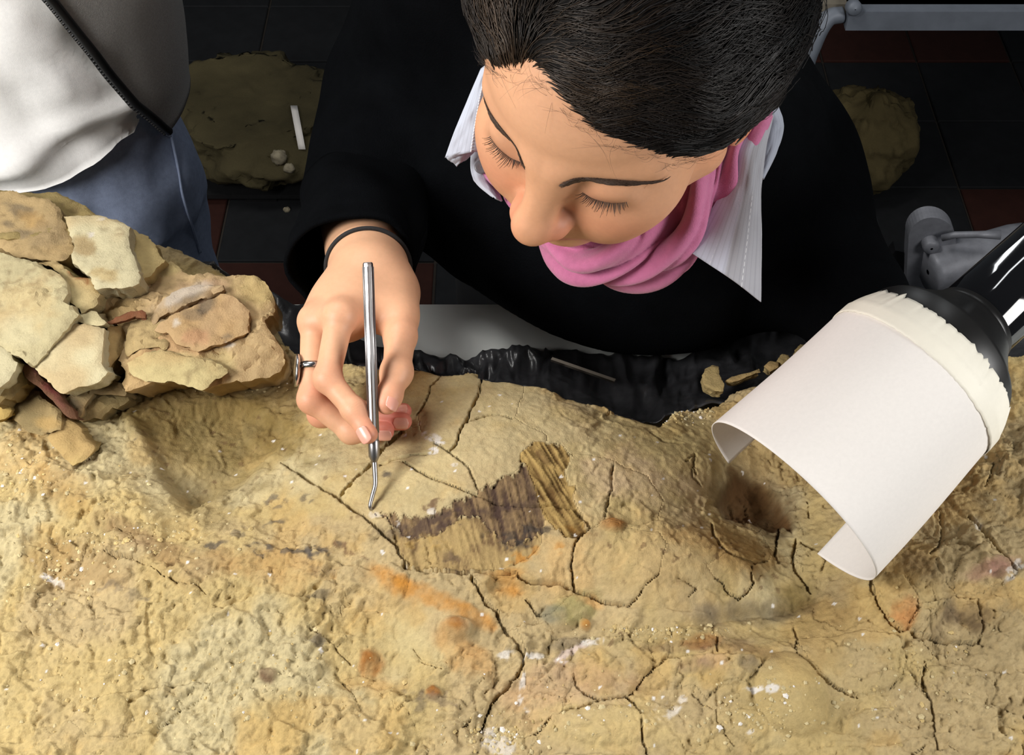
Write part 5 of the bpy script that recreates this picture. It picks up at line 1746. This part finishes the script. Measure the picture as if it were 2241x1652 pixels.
def torso_sdf(p):
    d = ell(p, (.09, .92, .95), (.155, .10, .13))
    d = smin(d, ell(p, (.10, 1.04, .76), (.14, .10, .17)), .08)
    d = smin(d, cone(p, (.085, .80, 1.03), (.088, .87, .98), .055, .075), .05)
    d = smin(d, cone(p, (-.04, .93, 1.09), (-.115, .97, .90), .042, .038), .03)
    d = smin(d, cone(p, (-.115, .97, .90), J['fore'], .038, .034), .01)
    d = smin(d, cone(p, (.175, .815, .97), (.240, .89, .865), .040, .034), .03)
    d = smin(d, cone(p, (.240, .89, .865), K['fore'], .034, .034), .01)
    d = smin(d, cone(p, (-.04, .93, 1.05), (.165, .845, .96), .045, .042), .05)
    return d


TV, TF = nets(torso_sdf, (-.22, .66, .52), (.40, 1.2, 1.2), .006)
off = np.cumsum([0, len(HV), len(GV), len(LV)])
BV = np.vstack([h2w(HV), GV, LV, TV])
BF = np.vstack([HF, GF + off[1], LF + off[2], TF + off[3]])
BC = np.vstack([skin_col(HV), GC, np.tile(skin_h, (len(LV) + len(TV), 1))])
obj('body', BV, BF, M_skin, woman, True, BC)

# nails
M_nail = mat('fingernail', srgb(226, 164, 144), 0.28, spec=0.5, var=.03)
for k, c0_, c1_, bias, L_, W_, rr, back in (('i', 'i2', 'i3', -.55 * _R + .1 * _U, .0062, .0047, .0069, -.0005), ('t', 't2', 't3', .55 * _R - .25 * _U, .0074, .0056, .0079, -.001), ('r', 'r2', 'r3', .15 * _R - .2 * _U, .0055, .0042, .0065, -.001), ('p', 'p2', 'p3', .35 * _R + .25 * _U, .0048, .0036, .0057, -.001), ('m', 'm2', 'm3', .1 * _R - .5 * _U, .0055, .0042, .0067, -.001)):
    dr = J[c1_] - J[c0_]
    dr /= np.linalg.norm(dr)
    n = -_F + bias
    n = n - dr * (n @ dr)
    n /= np.linalg.norm(n)
    sd = np.cross(dr, n)
    cc_ = J[c1_] + dr * back
    G = np.zeros((13, 11, 3))
    for i, uu_ in enumerate(np.linspace(-1, 1, 13)):
        wd = W_ * (1 - .22 * max(uu_, 0) ** 3 - .15 * max(-uu_, 0) ** 4) * math.sqrt(max(1 - abs(uu_) ** 7, .02))
        for j, vv_ in enumerate(np.linspace(-1, 1, 11)):
            ang = vv_ * wd / rr
            G[i, j] = cc_ + dr * (uu_ * L_ + .001) + (rr * math.cos(ang) + .0004 - .0009 * uu_ ** 2 * (uu_ > 0)) * n + rr * math.sin(ang) * sd
    V, F = sheet(G, .0005)
    nc = np.tile(srgb(226, 168, 148), (len(V), 1))
    obj('fingernail', V, F, M_nail, woman)

# finger ring and wrist band
M_silver = mat('silver', srgb(190, 190, 190), 0.22, 1.0, var=.15, vscale=300)
mdir = J['m1'] - J['m0']
mdir /= np.linalg.norm(mdir)
rc = J['m0'] + (J['m1'] - J['m0']) * .60
V1, F1 = lathe(rc, mdir, [(-.0022, .0099), (-.0024, .0108), (0, .0112), (.0024, .0108), (.0022, .0099), (-.0022, .0099)], 40)
ring = obj('finger_ring', V1, F1, M_silver, woman)
nl = -_R * 1.0 - _F * .25
nl = nl - mdir * (nl @ mdir)
nl /= np.linalg.norm(nl)
V2, F2 = lathe(rc + nl * .0095 + mdir * .002, nl, [(0, .0085), (.0012, .0100), (.0026, .0100), (.0034, .0082), (.0028, .0060), (.0038, .0035), (.0040, .0004)], 36)
sc_ = V2 - (rc + nl * .0095)
V2 = V2 + np.outer(sc_ @ mdir, mdir) * .18
obj('ring_ornament', V2, F2, M_silver, ring)
M_band = mat('black_elastic', srgb(26, 25, 26), 0.75, bump=.3, bscale=900)
fx = J['fore'] - J['wrist']
fx /= np.linalg.norm(fx)
side = J['t0'] - J['wrist']
bc = J['wrist'] + fx * .020
d_, u_, v_ = frame(fx)
pts = []
for k in range(64):
    a = 2 * math.pi * k / 64
    dirv = math.cos(a) * u_ + math.sin(a) * v_
    lo_, hi_ = .005, .06
    for _ in range(18):
        m_ = (lo_ + hi_) / 2
        if hand_sdf(np.array([bc + dirv * m_], np.float32))[0] < 0:
            lo_ = m_
        else:
            hi_ = m_
    pts.append(bc + dirv * (lo_ + .0011))
V, F = tube(np.array(pts), .0018, 10, closed=True)
obj('wrist_band', V, F, M_band, woman)

# ---- black sweater
M_sweater = mat('black_wool', srgb(8, 9, 11), 0.95, bump=.5, bscale=700, bdist=.0015, spec=.03, var=.3, vscale=30)
cw0 = J['fore'] + fx * .03


def sweater_sdf(p):
    d = ell(p, (.085, .915, .93), (.165, .130, .150))
    d = smin(d, ell(p, (.10, 1.03, .76), (.165, .13, .20)), .09)
    d = smin(d, cone(p, (.085, .82, 1.01), (.088, .88, .97), .085, .105), .06)
    d = smin(d, cone(p, (-.03, .94, 1.10), (-.105, .975, .91), .072, .066), .05)
    d = smin(d, cone(p, (-.105, .975, .91), cw0, .066, .052), .02)
    d = smin(d, cone(p, (.180, .81, .975), (.240, .89, .865), .060, .058), .05)
    d = smin(d, cone(p, (.240, .89, .865), lw + np.array([0, .005, -.002]), .058, .043), .03)
    d = smin(d, cone(p, (-.03, .94, 1.06), (.17, .84, .965), .07, .062), .06)
    d = smin(d, ell(p, (.118, .868, .885), (.185, .172, .120)), .05)
    d = smin(d, ell(p, (.01, .93, .88), (.14, .12, .12)), .05)
    n = vnoise(p * 11, 401) + .5 * vnoise(p * 24, 403)
    d = d + .005 * n
    # it rests on the table and plastic instead of sinking in
    q = np.maximum(np.abs(p - np.array([.0, .42, .70], np.float32)) - np.array([1.0, .385, .118], np.float32), 0)
    d = smax(d, .004 - np.sqrt((q * q).sum(-1)), .01)
    # neck opening
    return smax(d, -cone(p, (.09, .66, 1.15), (.087, .83, 1.02), .075, .052), .01)


SV, SF = nets(sweater_sdf, (-.26, .60, .48), (.42, 1.24, 1.24), .0065)
# cuff with a real opening
ce = at_t(772, 592, .985)
cd_ = ce - cw0
axs = []
for i, t in enumerate(np.linspace(0, 1, 20)):
    axs.append(cw0 + cd_ * t)
axs = np.array(axs)
d_, u_, v_ = frame(cd_)
Gc = np.zeros((20, 49, 3))
for i in range(20):
    for j in range(49):
        a = 2 * math.pi * j / 48
        t = i / 19
        r = .048 - .004 * t + .003 * math.sin(3 * a + t * 6) + .0025 * float(vnoise(np.array([[math.cos(a) * 2, math.sin(a) * 2, t * 4]]), 411)[0])
        Gc[i, j] = axs[i] + r * (math.cos(a) * u_ * 1.05 + math.sin(a) * v_)
CV, CF = sheet(Gc, .0035)
V = np.vstack([SV, CV])
F = [tuple(f) for f in SF] + [tuple(int(i) + len(SV) for i in f) for f in CF]
obj('sweater', V, F, M_sweater, woman)


def trousers_sdf(p):
    d = ell(p, (.10, 1.08, .66), (.165, .125, .13))
    for s in (-1, 1):
        x = .10 + s * .085
        d = smin(d, cone(p, (x, 1.08, .64), (x + s * .02, 1.10, .36), .085, .062), .03)
        d = smin(d, cone(p, (x + s * .02, 1.10, .36), (x + s * .02, 1.16, .07), .062, .050), .02)
    return d


PV, PF = nets(trousers_sdf, (-.16, .9, .0), (.36, 1.28, .84), .010)
M_trousers = mat('black_trousers', srgb(16, 16, 18), 0.9, var=.2)
obj('trousers', PV, PF, M_trousers, woman)
for s in (-1, 1):
    x = .10 + s * .105

    def shoe_sdf(p):
        return smax(smin(ell(p, (x, 1.11, .03), (.045, .13, .05)), cone(p, (x, 1.17, .06), (x, 1.17, .10), .045, .042), .03), -(p[:, 2] - .002), .004)
    QV, QF = nets(shoe_sdf, (x - .07, .95, -.03), (x + .07, 1.27, .16), .006)
    obj('shoe', QV, QF, M_trousers, woman)

# ---- pink scarf: twisted folds round the neck
M_scarf = mat('pink_cotton', srgb(190, 110, 146), 0.9, var=.10, vscale=220, bump=.5, bscale=1100, bdist=.0010, spec=.1, sheen=.3)
cl_ = smooth_path([at_t(*p) for p in ((1655, 268, .884), (1590, 345, .872), (1548, 425, .864), (1490, 500, .862), (1410, 545, .866), (1320, 556, .868), (1266, 528, .872), (1196, 450, .880), (1125, 375, .892), (1105, 300, .915), (1150, 200, .955), (1300, 120, .985), (1480, 130, .975), (1600, 190, .93), (1655, 268, .884))], 220)[:-1]
nC = len(cl_)
Tn = np.roll(cl_, -1, 0) - np.roll(cl_, 1, 0)
Tn /= np.linalg.norm(Tn, axis=1)[:, None]
cen = cl_.mean(0)
Rd = cl_ - cen
Rd -= Tn * (Rd * Tn).sum(1)[:, None]
Rd /= np.linalg.norm(Rd, axis=1)[:, None]
Bn = np.cross(Tn, Rd)
sarr = np.linspace(0, 2 * math.pi, nC, endpoint=False)
parts = []
nr_ = 120
ang = np.linspace(0, 2 * math.pi, nr_, endpoint=False)
u_s = sarr / (2 * math.pi)
thick_s = np.interp(u_s, [0, .07, .16, .24, .36, .45, .55, .65, .75, .92, 1], [.0110, .0130, .0175, .0205, .0200, .0190, .0160, .0120, .0140, .0110, .0110])
S2, A2 = np.meshgrid(sarr, ang, indexing='ij')
fold = np.zeros_like(S2)
for f_, ph_, am, tw_ in ((3, .3, .0052, 2.0), (5, 1.7, .0040, 1.4), (8, 2.9, .0020, 1.75)):
    x_ = np.sin(.5 * (f_ * A2 + round(f_ * tw_) * S2 + ph_ + .7 * np.sin(S2 * 2 + f_) + .45 * np.sin(S2 * 5 + ph_)))
    fold += am * (np.abs(x_) ** .8 * 2.6 - 1.7)
fold *= thick_s[:, None] / .019
rads = thick_s[:, None] + fold
Gs = cl_[:, None] + rads[..., None] * (np.cos(A2)[..., None] * Rd[:, None] + 1.12 * np.sin(A2)[..., None] * Bn[:, None])
F = []
for i in range(nC):
    j = (i + 1) % nC
    for k in range(nr_):
        l = (k + 1) % nr_
        F.append((i * nr_ + k, j * nr_ + k, j * nr_ + l, i * nr_ + l))
obj('scarf', Gs.reshape(-1, 3), np.array(F), M_scarf, woman)

# ---- striped shirt collar
M_shirt = mat('striped_cotton', attr=True, rough=.85, bump=.25, bscale=1200, bdist=.0008, spec=.15)
M_thread = mat('white_thread', srgb(225, 225, 228), .8)


def leaf(inner, outer, nu, nv, name, bulge=.004, stripes=26, parent=woman, label=None, tone=(186, 190, 202), stitch=(), wob=.0012, tone2=None):
    A = smooth_path([at_t(*p) for p in inner], nu)
    Bq = smooth_path([at_t(*p) for p in outer], nu)
    v = np.linspace(0, 1, nv)
    G = A[:, None] * (1 - v)[None, :, None] + Bq[:, None] * v[None, :, None]
    uu_ = np.linspace(0, 1, nu)
    G = G - _F * (bulge * np.sin(math.pi * v))[None, :, None]
    w2 = np.stack(np.meshgrid(uu_ * 5, v * 3, indexing='ij'), -1)
    G = G - _F * (wob * fbm(w2, 2, int(stripes) + 3))[..., None]
    V, F = sheet(G, -.0012)
    ph = v * stripes
    st = (np.abs((ph % 1) - .5) < .11).astype(float)
    c = srgb(*tone) * (1 - .13 * st[None, :, None]) * np.ones((nu, 1, 1))
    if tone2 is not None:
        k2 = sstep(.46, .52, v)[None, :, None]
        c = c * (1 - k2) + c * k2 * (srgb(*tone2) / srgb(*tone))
    c = np.vstack([c.reshape(-1, 3)] * 2)
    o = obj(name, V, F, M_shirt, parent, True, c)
    if label:
        o['label'] = label
    for q in stitch:
        parts = []
        jq = min(int(q * (nv - 1)), nv - 1)
        line = resample(G[:, jq] - _F * .0009, 90)
        for i in range(0, 88, 3):
            parts.append(tube(line[i:i + 3], .00045, 5))
        V, F = join(parts)
        obj('stitching', V, F, M_thread, o)
    return o


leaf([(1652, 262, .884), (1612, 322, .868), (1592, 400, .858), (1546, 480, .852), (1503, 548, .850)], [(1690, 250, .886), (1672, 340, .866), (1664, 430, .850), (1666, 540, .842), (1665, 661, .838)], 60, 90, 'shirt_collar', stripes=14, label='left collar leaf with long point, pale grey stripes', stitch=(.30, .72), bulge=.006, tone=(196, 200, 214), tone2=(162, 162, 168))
leaf([(1660, 262, .892), (1668, 300, .884), (1664, 345, .876), (1662, 392, .868)], [(1702, 236, .90), (1712, 275, .892), (1700, 325, .884), (1668, 392, .872)], 30, 40, 'collar_fold', stripes=7, tone=(156, 160, 172))
leaf([(1075, 140, .905), (1068, 200, .895), (1064, 260, .886), (1060, 330, .880)], [(1052, 150, .905), (1022, 220, .892), (995, 285, .880), (974, 344, .874)], 40, 60, 'shirt_collar', stripes=9, label='right collar leaf beside her cheek', stitch=(.35,), bulge=.003)
leaf([(1080, 300, .905), (1078, 350, .900), (1085, 400, .895), (1100, 440, .890)], [(1030, 330, .893), (1030, 372, .889), (1042, 402, .886), (1074, 430, .884)], 30, 40, 'collar_stand', stripes=6, tone=(186, 188, 198))
leaf([(974, 344, .8745), (982, 349, .876), (992, 355, .878), (1001, 364, .880)], [(1040, 325, .884), (1034, 332, .885), (1026, 340, .886), (1018, 348, .887)], 12, 30, 'collar_fold', stripes=5, tone=(170, 172, 180))
V, F = lathe(at_t(1053, 366, .884), -_F, [(-.001, .0045), (.0012, .0047), (.0018, .0040), (.0010, .0020), (.0010, .0002)], 20)
obj('button', V, F, mat('grey_button', srgb(96, 92, 96), .25, spec=.6), woman)

# ================================================================== DENTAL PICK
M_pick = mat('stainless_steel', srgb(158, 155, 154), 0.36, 1.0, var=.08, vscale=200)
pt, pb = at_t(805, 574, .866), at_t(818, 966, .872)
pick = thing('dental_pick', at_t(822, 1128, .875), 'steel dental pick held upright, its bent tip touching the fossil edge', 'tool')
pd = pb - pt
pl = np.linalg.norm(pd)
d_, u_, v_ = frame(pd)
V, F = lathe(pt, pd, [(0, .0003), (0, .0027), (.0006, .0033), (.0015, .0035), (pl - .002, .0035), (pl, .0033)], 8)
obj('handle', V, F, M_pick, pick, smooth=False)
parts = []
for k in range(8):
    a = 2 * math.pi * k / 8
    o_ = .0034 * (math.cos(a) * u_ + math.sin(a) * v_)
    parts.append(tube([pt + d_ * .003 + o_, pb - d_ * .006 + o_], .00055, 5))
V, F = join(parts)
obj('handle_ribs', V, F, M_pick, pick)
f1_ = at_t(819, 1012, .873)
V, F = lathe(pb, f1_ - pb, [(-.001, .0036), (.0, .0039), (.010, .0038), (np.linalg.norm(f1_ - pb), .0018)], 20)
obj('ferrule', V, F, M_pick, pick)
tipw = rock_at(823, 1129)
sh_ = smooth_path([at_t(819, 1006, .873), at_t(821, 1040, .8725), at_t(821, 1062, .872), at_t(815, 1085, .871), at_t(810, 1108, .870), at_t(816, 1118, .872), tipw + np.array([0, 0, .0006])], 50)
V, F = tube(sh_, np.interp(np.linspace(0, 1, 50), [0, .3, .75, 1], [.0019, .0017, .0013, .0004]), 10)
obj('working_tip', V, F, M_pick, pick)

# ================================================================== THE SECOND PERSON (left edge)
man = thing('person', (-.50, 1.04, 0), 'person at left edge in white T-shirt, grey zip jacket and blue jeans', 'person')
M_tee = mat('white_jersey', srgb(246, 244, 241), .9, var=.05, vscale=300, bump=.25, bscale=1400, bdist=.0006, spec=.1)
M_fleece = mat('charcoal_fleece', srgb(146, 144, 140), .95, var=.22, vscale=500, bump=.6, bscale=900, bdist=.0012, spec=.08, sheen=.2)
M_denim = mat('blue_denim', srgb(140, 151, 176), .9, var=.16, vscale=160, bump=.4, bscale=1500, bdist=.0006, spec=.1)
M_zip = mat('black_zip', srgb(14, 14, 15), .5)
zk = [.60, .80, .86, .97, 1.10, 1.25, 1.33, 1.40, 1.45, 1.48]
CX, CY = -.50, 1.03


def tor(z, phi, extra=0.0):
    a = np.interp(z, zk, [.150, .150, .150, .158, .168, .180, .175, .130, .075, .058])
    b = np.interp(z, zk, [.120, .128, .132, .130, .125, .118, .108, .085, .065, .055])
    cy = CY + np.interp(z, zk, [.0, .0, .0, .0, .0, -.01, -.015, -.02, -.03, -.03])
    return np.stack(np.broadcast_arrays(CX + (a + extra) * np.sin(phi), cy - (b + extra) * np.cos(phi), z), -1)


# T-shirt
nz, nph = 90, 120
zz, pp = np.meshgrid(np.linspace(.862, 1.47, nz), np.linspace(-math.pi, math.pi, nph, endpoint=False), indexing='ij')
hem = .014 * np.cos(pp) * np.clip((.95 - zz) / .09, 0, 1)
G = tor(zz, pp)
w2 = np.stack([zz * 16 + pp * 2.2, pp * 1.6 - zz * 5], -1)
dsp = .009 * fbm(w2, 3, 501) + .004 * (1 - np.abs(fbm(w2 * .9 + 4, 2, 505)) * 4) * np.clip((1.05 - zz) / .15, 0, 1) + .010 * np.exp(-((zz - .885 - .02 * np.sin(pp * 2)) / .012) ** 2) + .004 * np.sin(zz * 70 + pp * 5 + 2 * fbm(w2 * .5, 2, 503)) * np.clip((1.02 - zz) / .1, 0, 1)
N = np.stack([np.sin(pp), -np.cos(pp), 0 * pp], -1)
G = G + N * dsp[..., None]
G = G + N * (.009 * np.clip((.93 - zz) / .07, 0, 1))[..., None]
G[..., 2] += (hem - .030) * np.clip((.95 - zz) / .09, 0, 1) * (1 - sstep(.15, .95, np.abs(pp)))
V = np.vstack([G.reshape(-1, 3)])
F = gridF(nz, nph, True)
Gi = G - N * .003
Fi = F[:, ::-1] + nz * nph
rim = np.array([[j, j + nz * nph, (j + 1) % nph + nz * nph, (j + 1) % nph] for j in range(nph)])
obj('t_shirt', np.vstack([V, Gi.reshape(-1, 3)]), np.vstack([F, Fi, rim]), M_tee, man)


# jeans
def jeans_sdf(p):
    q = p - np.array([CX, CY, .80], np.float32)
    d = np.maximum((np.sqrt((q[:, 0] / .150) ** 2 + (q[:, 1] / .122) ** 2) - 1) * .128, np.maximum(-(q[:, 2] + .06), q[:, 2] - .085))
    for s in (-1, 1):
        d = smin(d, cone(p, (CX + s * .075, CY, .76), (CX + s * .088, CY + .01, .42), .092, .072), .04)
        d = smin(d, cone(p, (CX + s * .088, CY + .01, .42), (CX + s * .09, CY + .03, .05), .072, .062), .02)
    n = vnoise(p * np.array([14, 14, 22], np.float32), 511) + .6 * vnoise(p * np.array([40, 40, 26], np.float32), 513)
    d = d + .0045 * n * np.clip((.86 - p[:, 2]) / .06, .15, 1)
    return smax(d, -(p[:, 2] - .02), .004)


JV, JF = nets(jeans_sdf, (CX - .24, CY - .2, 0), (CX + .24, CY + .22, .91), .0062)
jeans = obj('jeans', JV, JF, M_denim, man)
# side seam and pocket edge
jb = BVHTree.FromPolygons([Vector(v) for v in JV], [tuple(int(i) for i in f) for f in JF])


def on_jeans(px, py, out=.0012):
    h = jb.ray_cast(Vector(_C), Vector(ray(px, py)).normalized())
    return None if h[0] is None else np.array(h[0]) + np.array([.3, -.6, .5]) * out


for nm, line in (('side_seam', [(374, 296), (388, 360), (398, 420), (412, 470), (428, 520), (438, 552)]), ('pocket_edge', [(328, 262), (345, 276), (362, 292), (374, 298)])):
    P = [on_jeans(*q) for q in line]
    P = [q for q in P if q is not None]
    if len(P) > 2:
        V, F = tube(smooth_path(P, 40), .0016, 6)
        obj(nm, V, F, M_denim, jeans)
for s in (-1, 1):
    def shoe2(p):
        return smax(smin(ell(p, (CX + s * .09, CY - .03, .035), (.05, .15, .05)), cone(p, (CX + s * .09, CY + .04, .05), (CX + s * .09, CY + .04, .09), .045, .04), .03), -(p[:, 2] - .002), .004)
    QV, QF = nets(shoe2, (CX + s * .09 - .08, CY - .22, -.03), (CX + s * .09 + .08, CY + .16, .16), .007)
    obj('shoe', QV, QF, M_trousers, man)

# jacket: open panel on his left side, from the zip edge round to the back


def hit_tor(px, py, extra):
    d = ray(px, py)
    lo, hi = .6, 1.3
    ts = np.linspace(.7, 1.4, 1400)
    P = _C + ts[:, None] * d
    a = np.interp(P[:, 2], zk, [.150, .150, .150, .158, .168, .180, .175, .130, .075, .058]) + extra
    b = np.interp(P[:, 2], zk, [.120, .128, .132, .130, .125, .118, .108, .085, .065, .055]) + extra
    v = ((P[:, 0] - CX) / a) ** 2 + ((P[:, 1] - CY) / b) ** 2 - 1
    k = np.argmax(v < 0)
    p = P[k] if v.min() < 0 else P[np.argmin(v)]
    return math.atan2((p[0] - CX) / a[k], -(p[1] - CY) / b[k]), p[2]


zp = [hit_tor(x, y, .025) for x, y in ((372, 288), (300, 228), (235, 152), (165, 62), (115, 0))]
zs = sorted([(z, f) for f, z in zp])
zz0 = [z for z, f in zs]
ff0 = [f for z, f in zs]
sl = (ff0[-1] - ff0[0]) / (zz0[-1] - zz0[0] + 1e-6)
zrow = np.linspace(zz0[0], 1.42, 70)
fz = np.where(zrow <= zz0[-1], np.interp(zrow, zz0, ff0), np.maximum(ff0[-1] + sl * (zrow - zz0[-1]), .12))
npz = 90
Gj = np.zeros((70, npz, 3))
for i in range(70):
    ph = fz[i] + (3.05 - fz[i]) * np.linspace(0, 1, npz) ** 1.0
    ex = .025 + .006 * np.sin(np.linspace(0, 1, npz) * math.pi) + .005 * fbm(np.stack([zrow[i] * 12 + 0 * ph, ph * 2.2], -1), 2, 521)
    g = tor(np.full(npz, zrow[i]), ph, ex)
    g[:, 2] += .03 * (np.clip((.92 - zrow[i]) / .1, 0, 1)) * np.linspace(0, 1, npz) * .8
    Gj[i] = g
V1, F1 = sheet(Gj, -.004)
# other side of the jacket, mirrored and open
Gm = Gj.copy()
Gm[..., 0] = 2 * CX - Gm[..., 0]
V2, F2 = sheet(Gm, .004)
# sleeves held behind the back
parts = [(V1, F1), (V2, F2)]
for s in (1, -1):
    parts.append(tube(smooth_path([(CX + s * .15, CY, 1.36), (CX + s * .20, CY + .06, 1.28), (CX + s * .225, CY + .15, 1.12), (CX + s * .16, CY + .20, 1.03), (CX + s * .06, CY + .215, 1.00)], 30), np.linspace(.068, .048, 30), 20))
V, F = join(parts)
jacket = obj('jacket', V, F, M_fleece, man)
edge = resample(Gj[:, 0], 260)
tn = np.gradient(edge, axis=0)
tn /= np.linalg.norm(tn, axis=1)[:, None]
V1, F1 = tube(edge[::4] + np.array([0, -.002, .0015]), .0042, 8)
parts = [(V1, F1)]
for k in range(0, 258, 2):
    p = edge[k] + np.array([-.0035, -.003, .001])
    a3 = np.array([-.75, -.55, .1])
    a3 = a3 - tn[k] * (a3 @ tn[k])
    a3 /= np.linalg.norm(a3)
    b3 = np.cross(tn[k], a3)
    parts.append(box(p, (.0055, .0020, .0030), np.column_stack([a3, tn[k], b3])))
V, F = join(parts)
obj('zip', V, F, M_zip, jacket)
# head, neck and hands
HM = HV.copy() + np.array([CX, CY - .045, 1.585])
handL = (LV - lw)
RX = np.array([[1, 0, 0], [0, 0, 1], [0, -1, 0]], float)        # fingers pointing down... turned to hang
h1 = handL * np.array([1, 1, 1])
h1 = h1 @ np.array([[0, 1, 0], [-1, 0, 0], [0, 0, 1]], float).T * .9
pL = h1 + np.array([CX + .04, CY + .215, 1.00])
pR = h1 * np.array([-1, 1, 1]) + np.array([CX - .04, CY + .225, .985])
obj('body', HM, HF, M_skin, man, True, skin_col(HV))
obj('hand', pL, LF, M_skin, man, True, np.tile(skin_h, (len(pL), 1)))
obj('hand', pR, LF[:, ::-1], M_skin, man, True, np.tile(skin_h, (len(pL), 1)))
V = (HCEN + dir_of(AZ, EL) * Rh[..., None]).transpose(1, 0, 2).reshape(-1, 3) + np.array([CX, CY - .045, 1.585])
obj('hair', V, gridF(NEL, NAZ, True)[keep][:, ::-1], mat('short_brown_hair', srgb(40, 30, 24), .7, bump=.6, bscale=300), man)
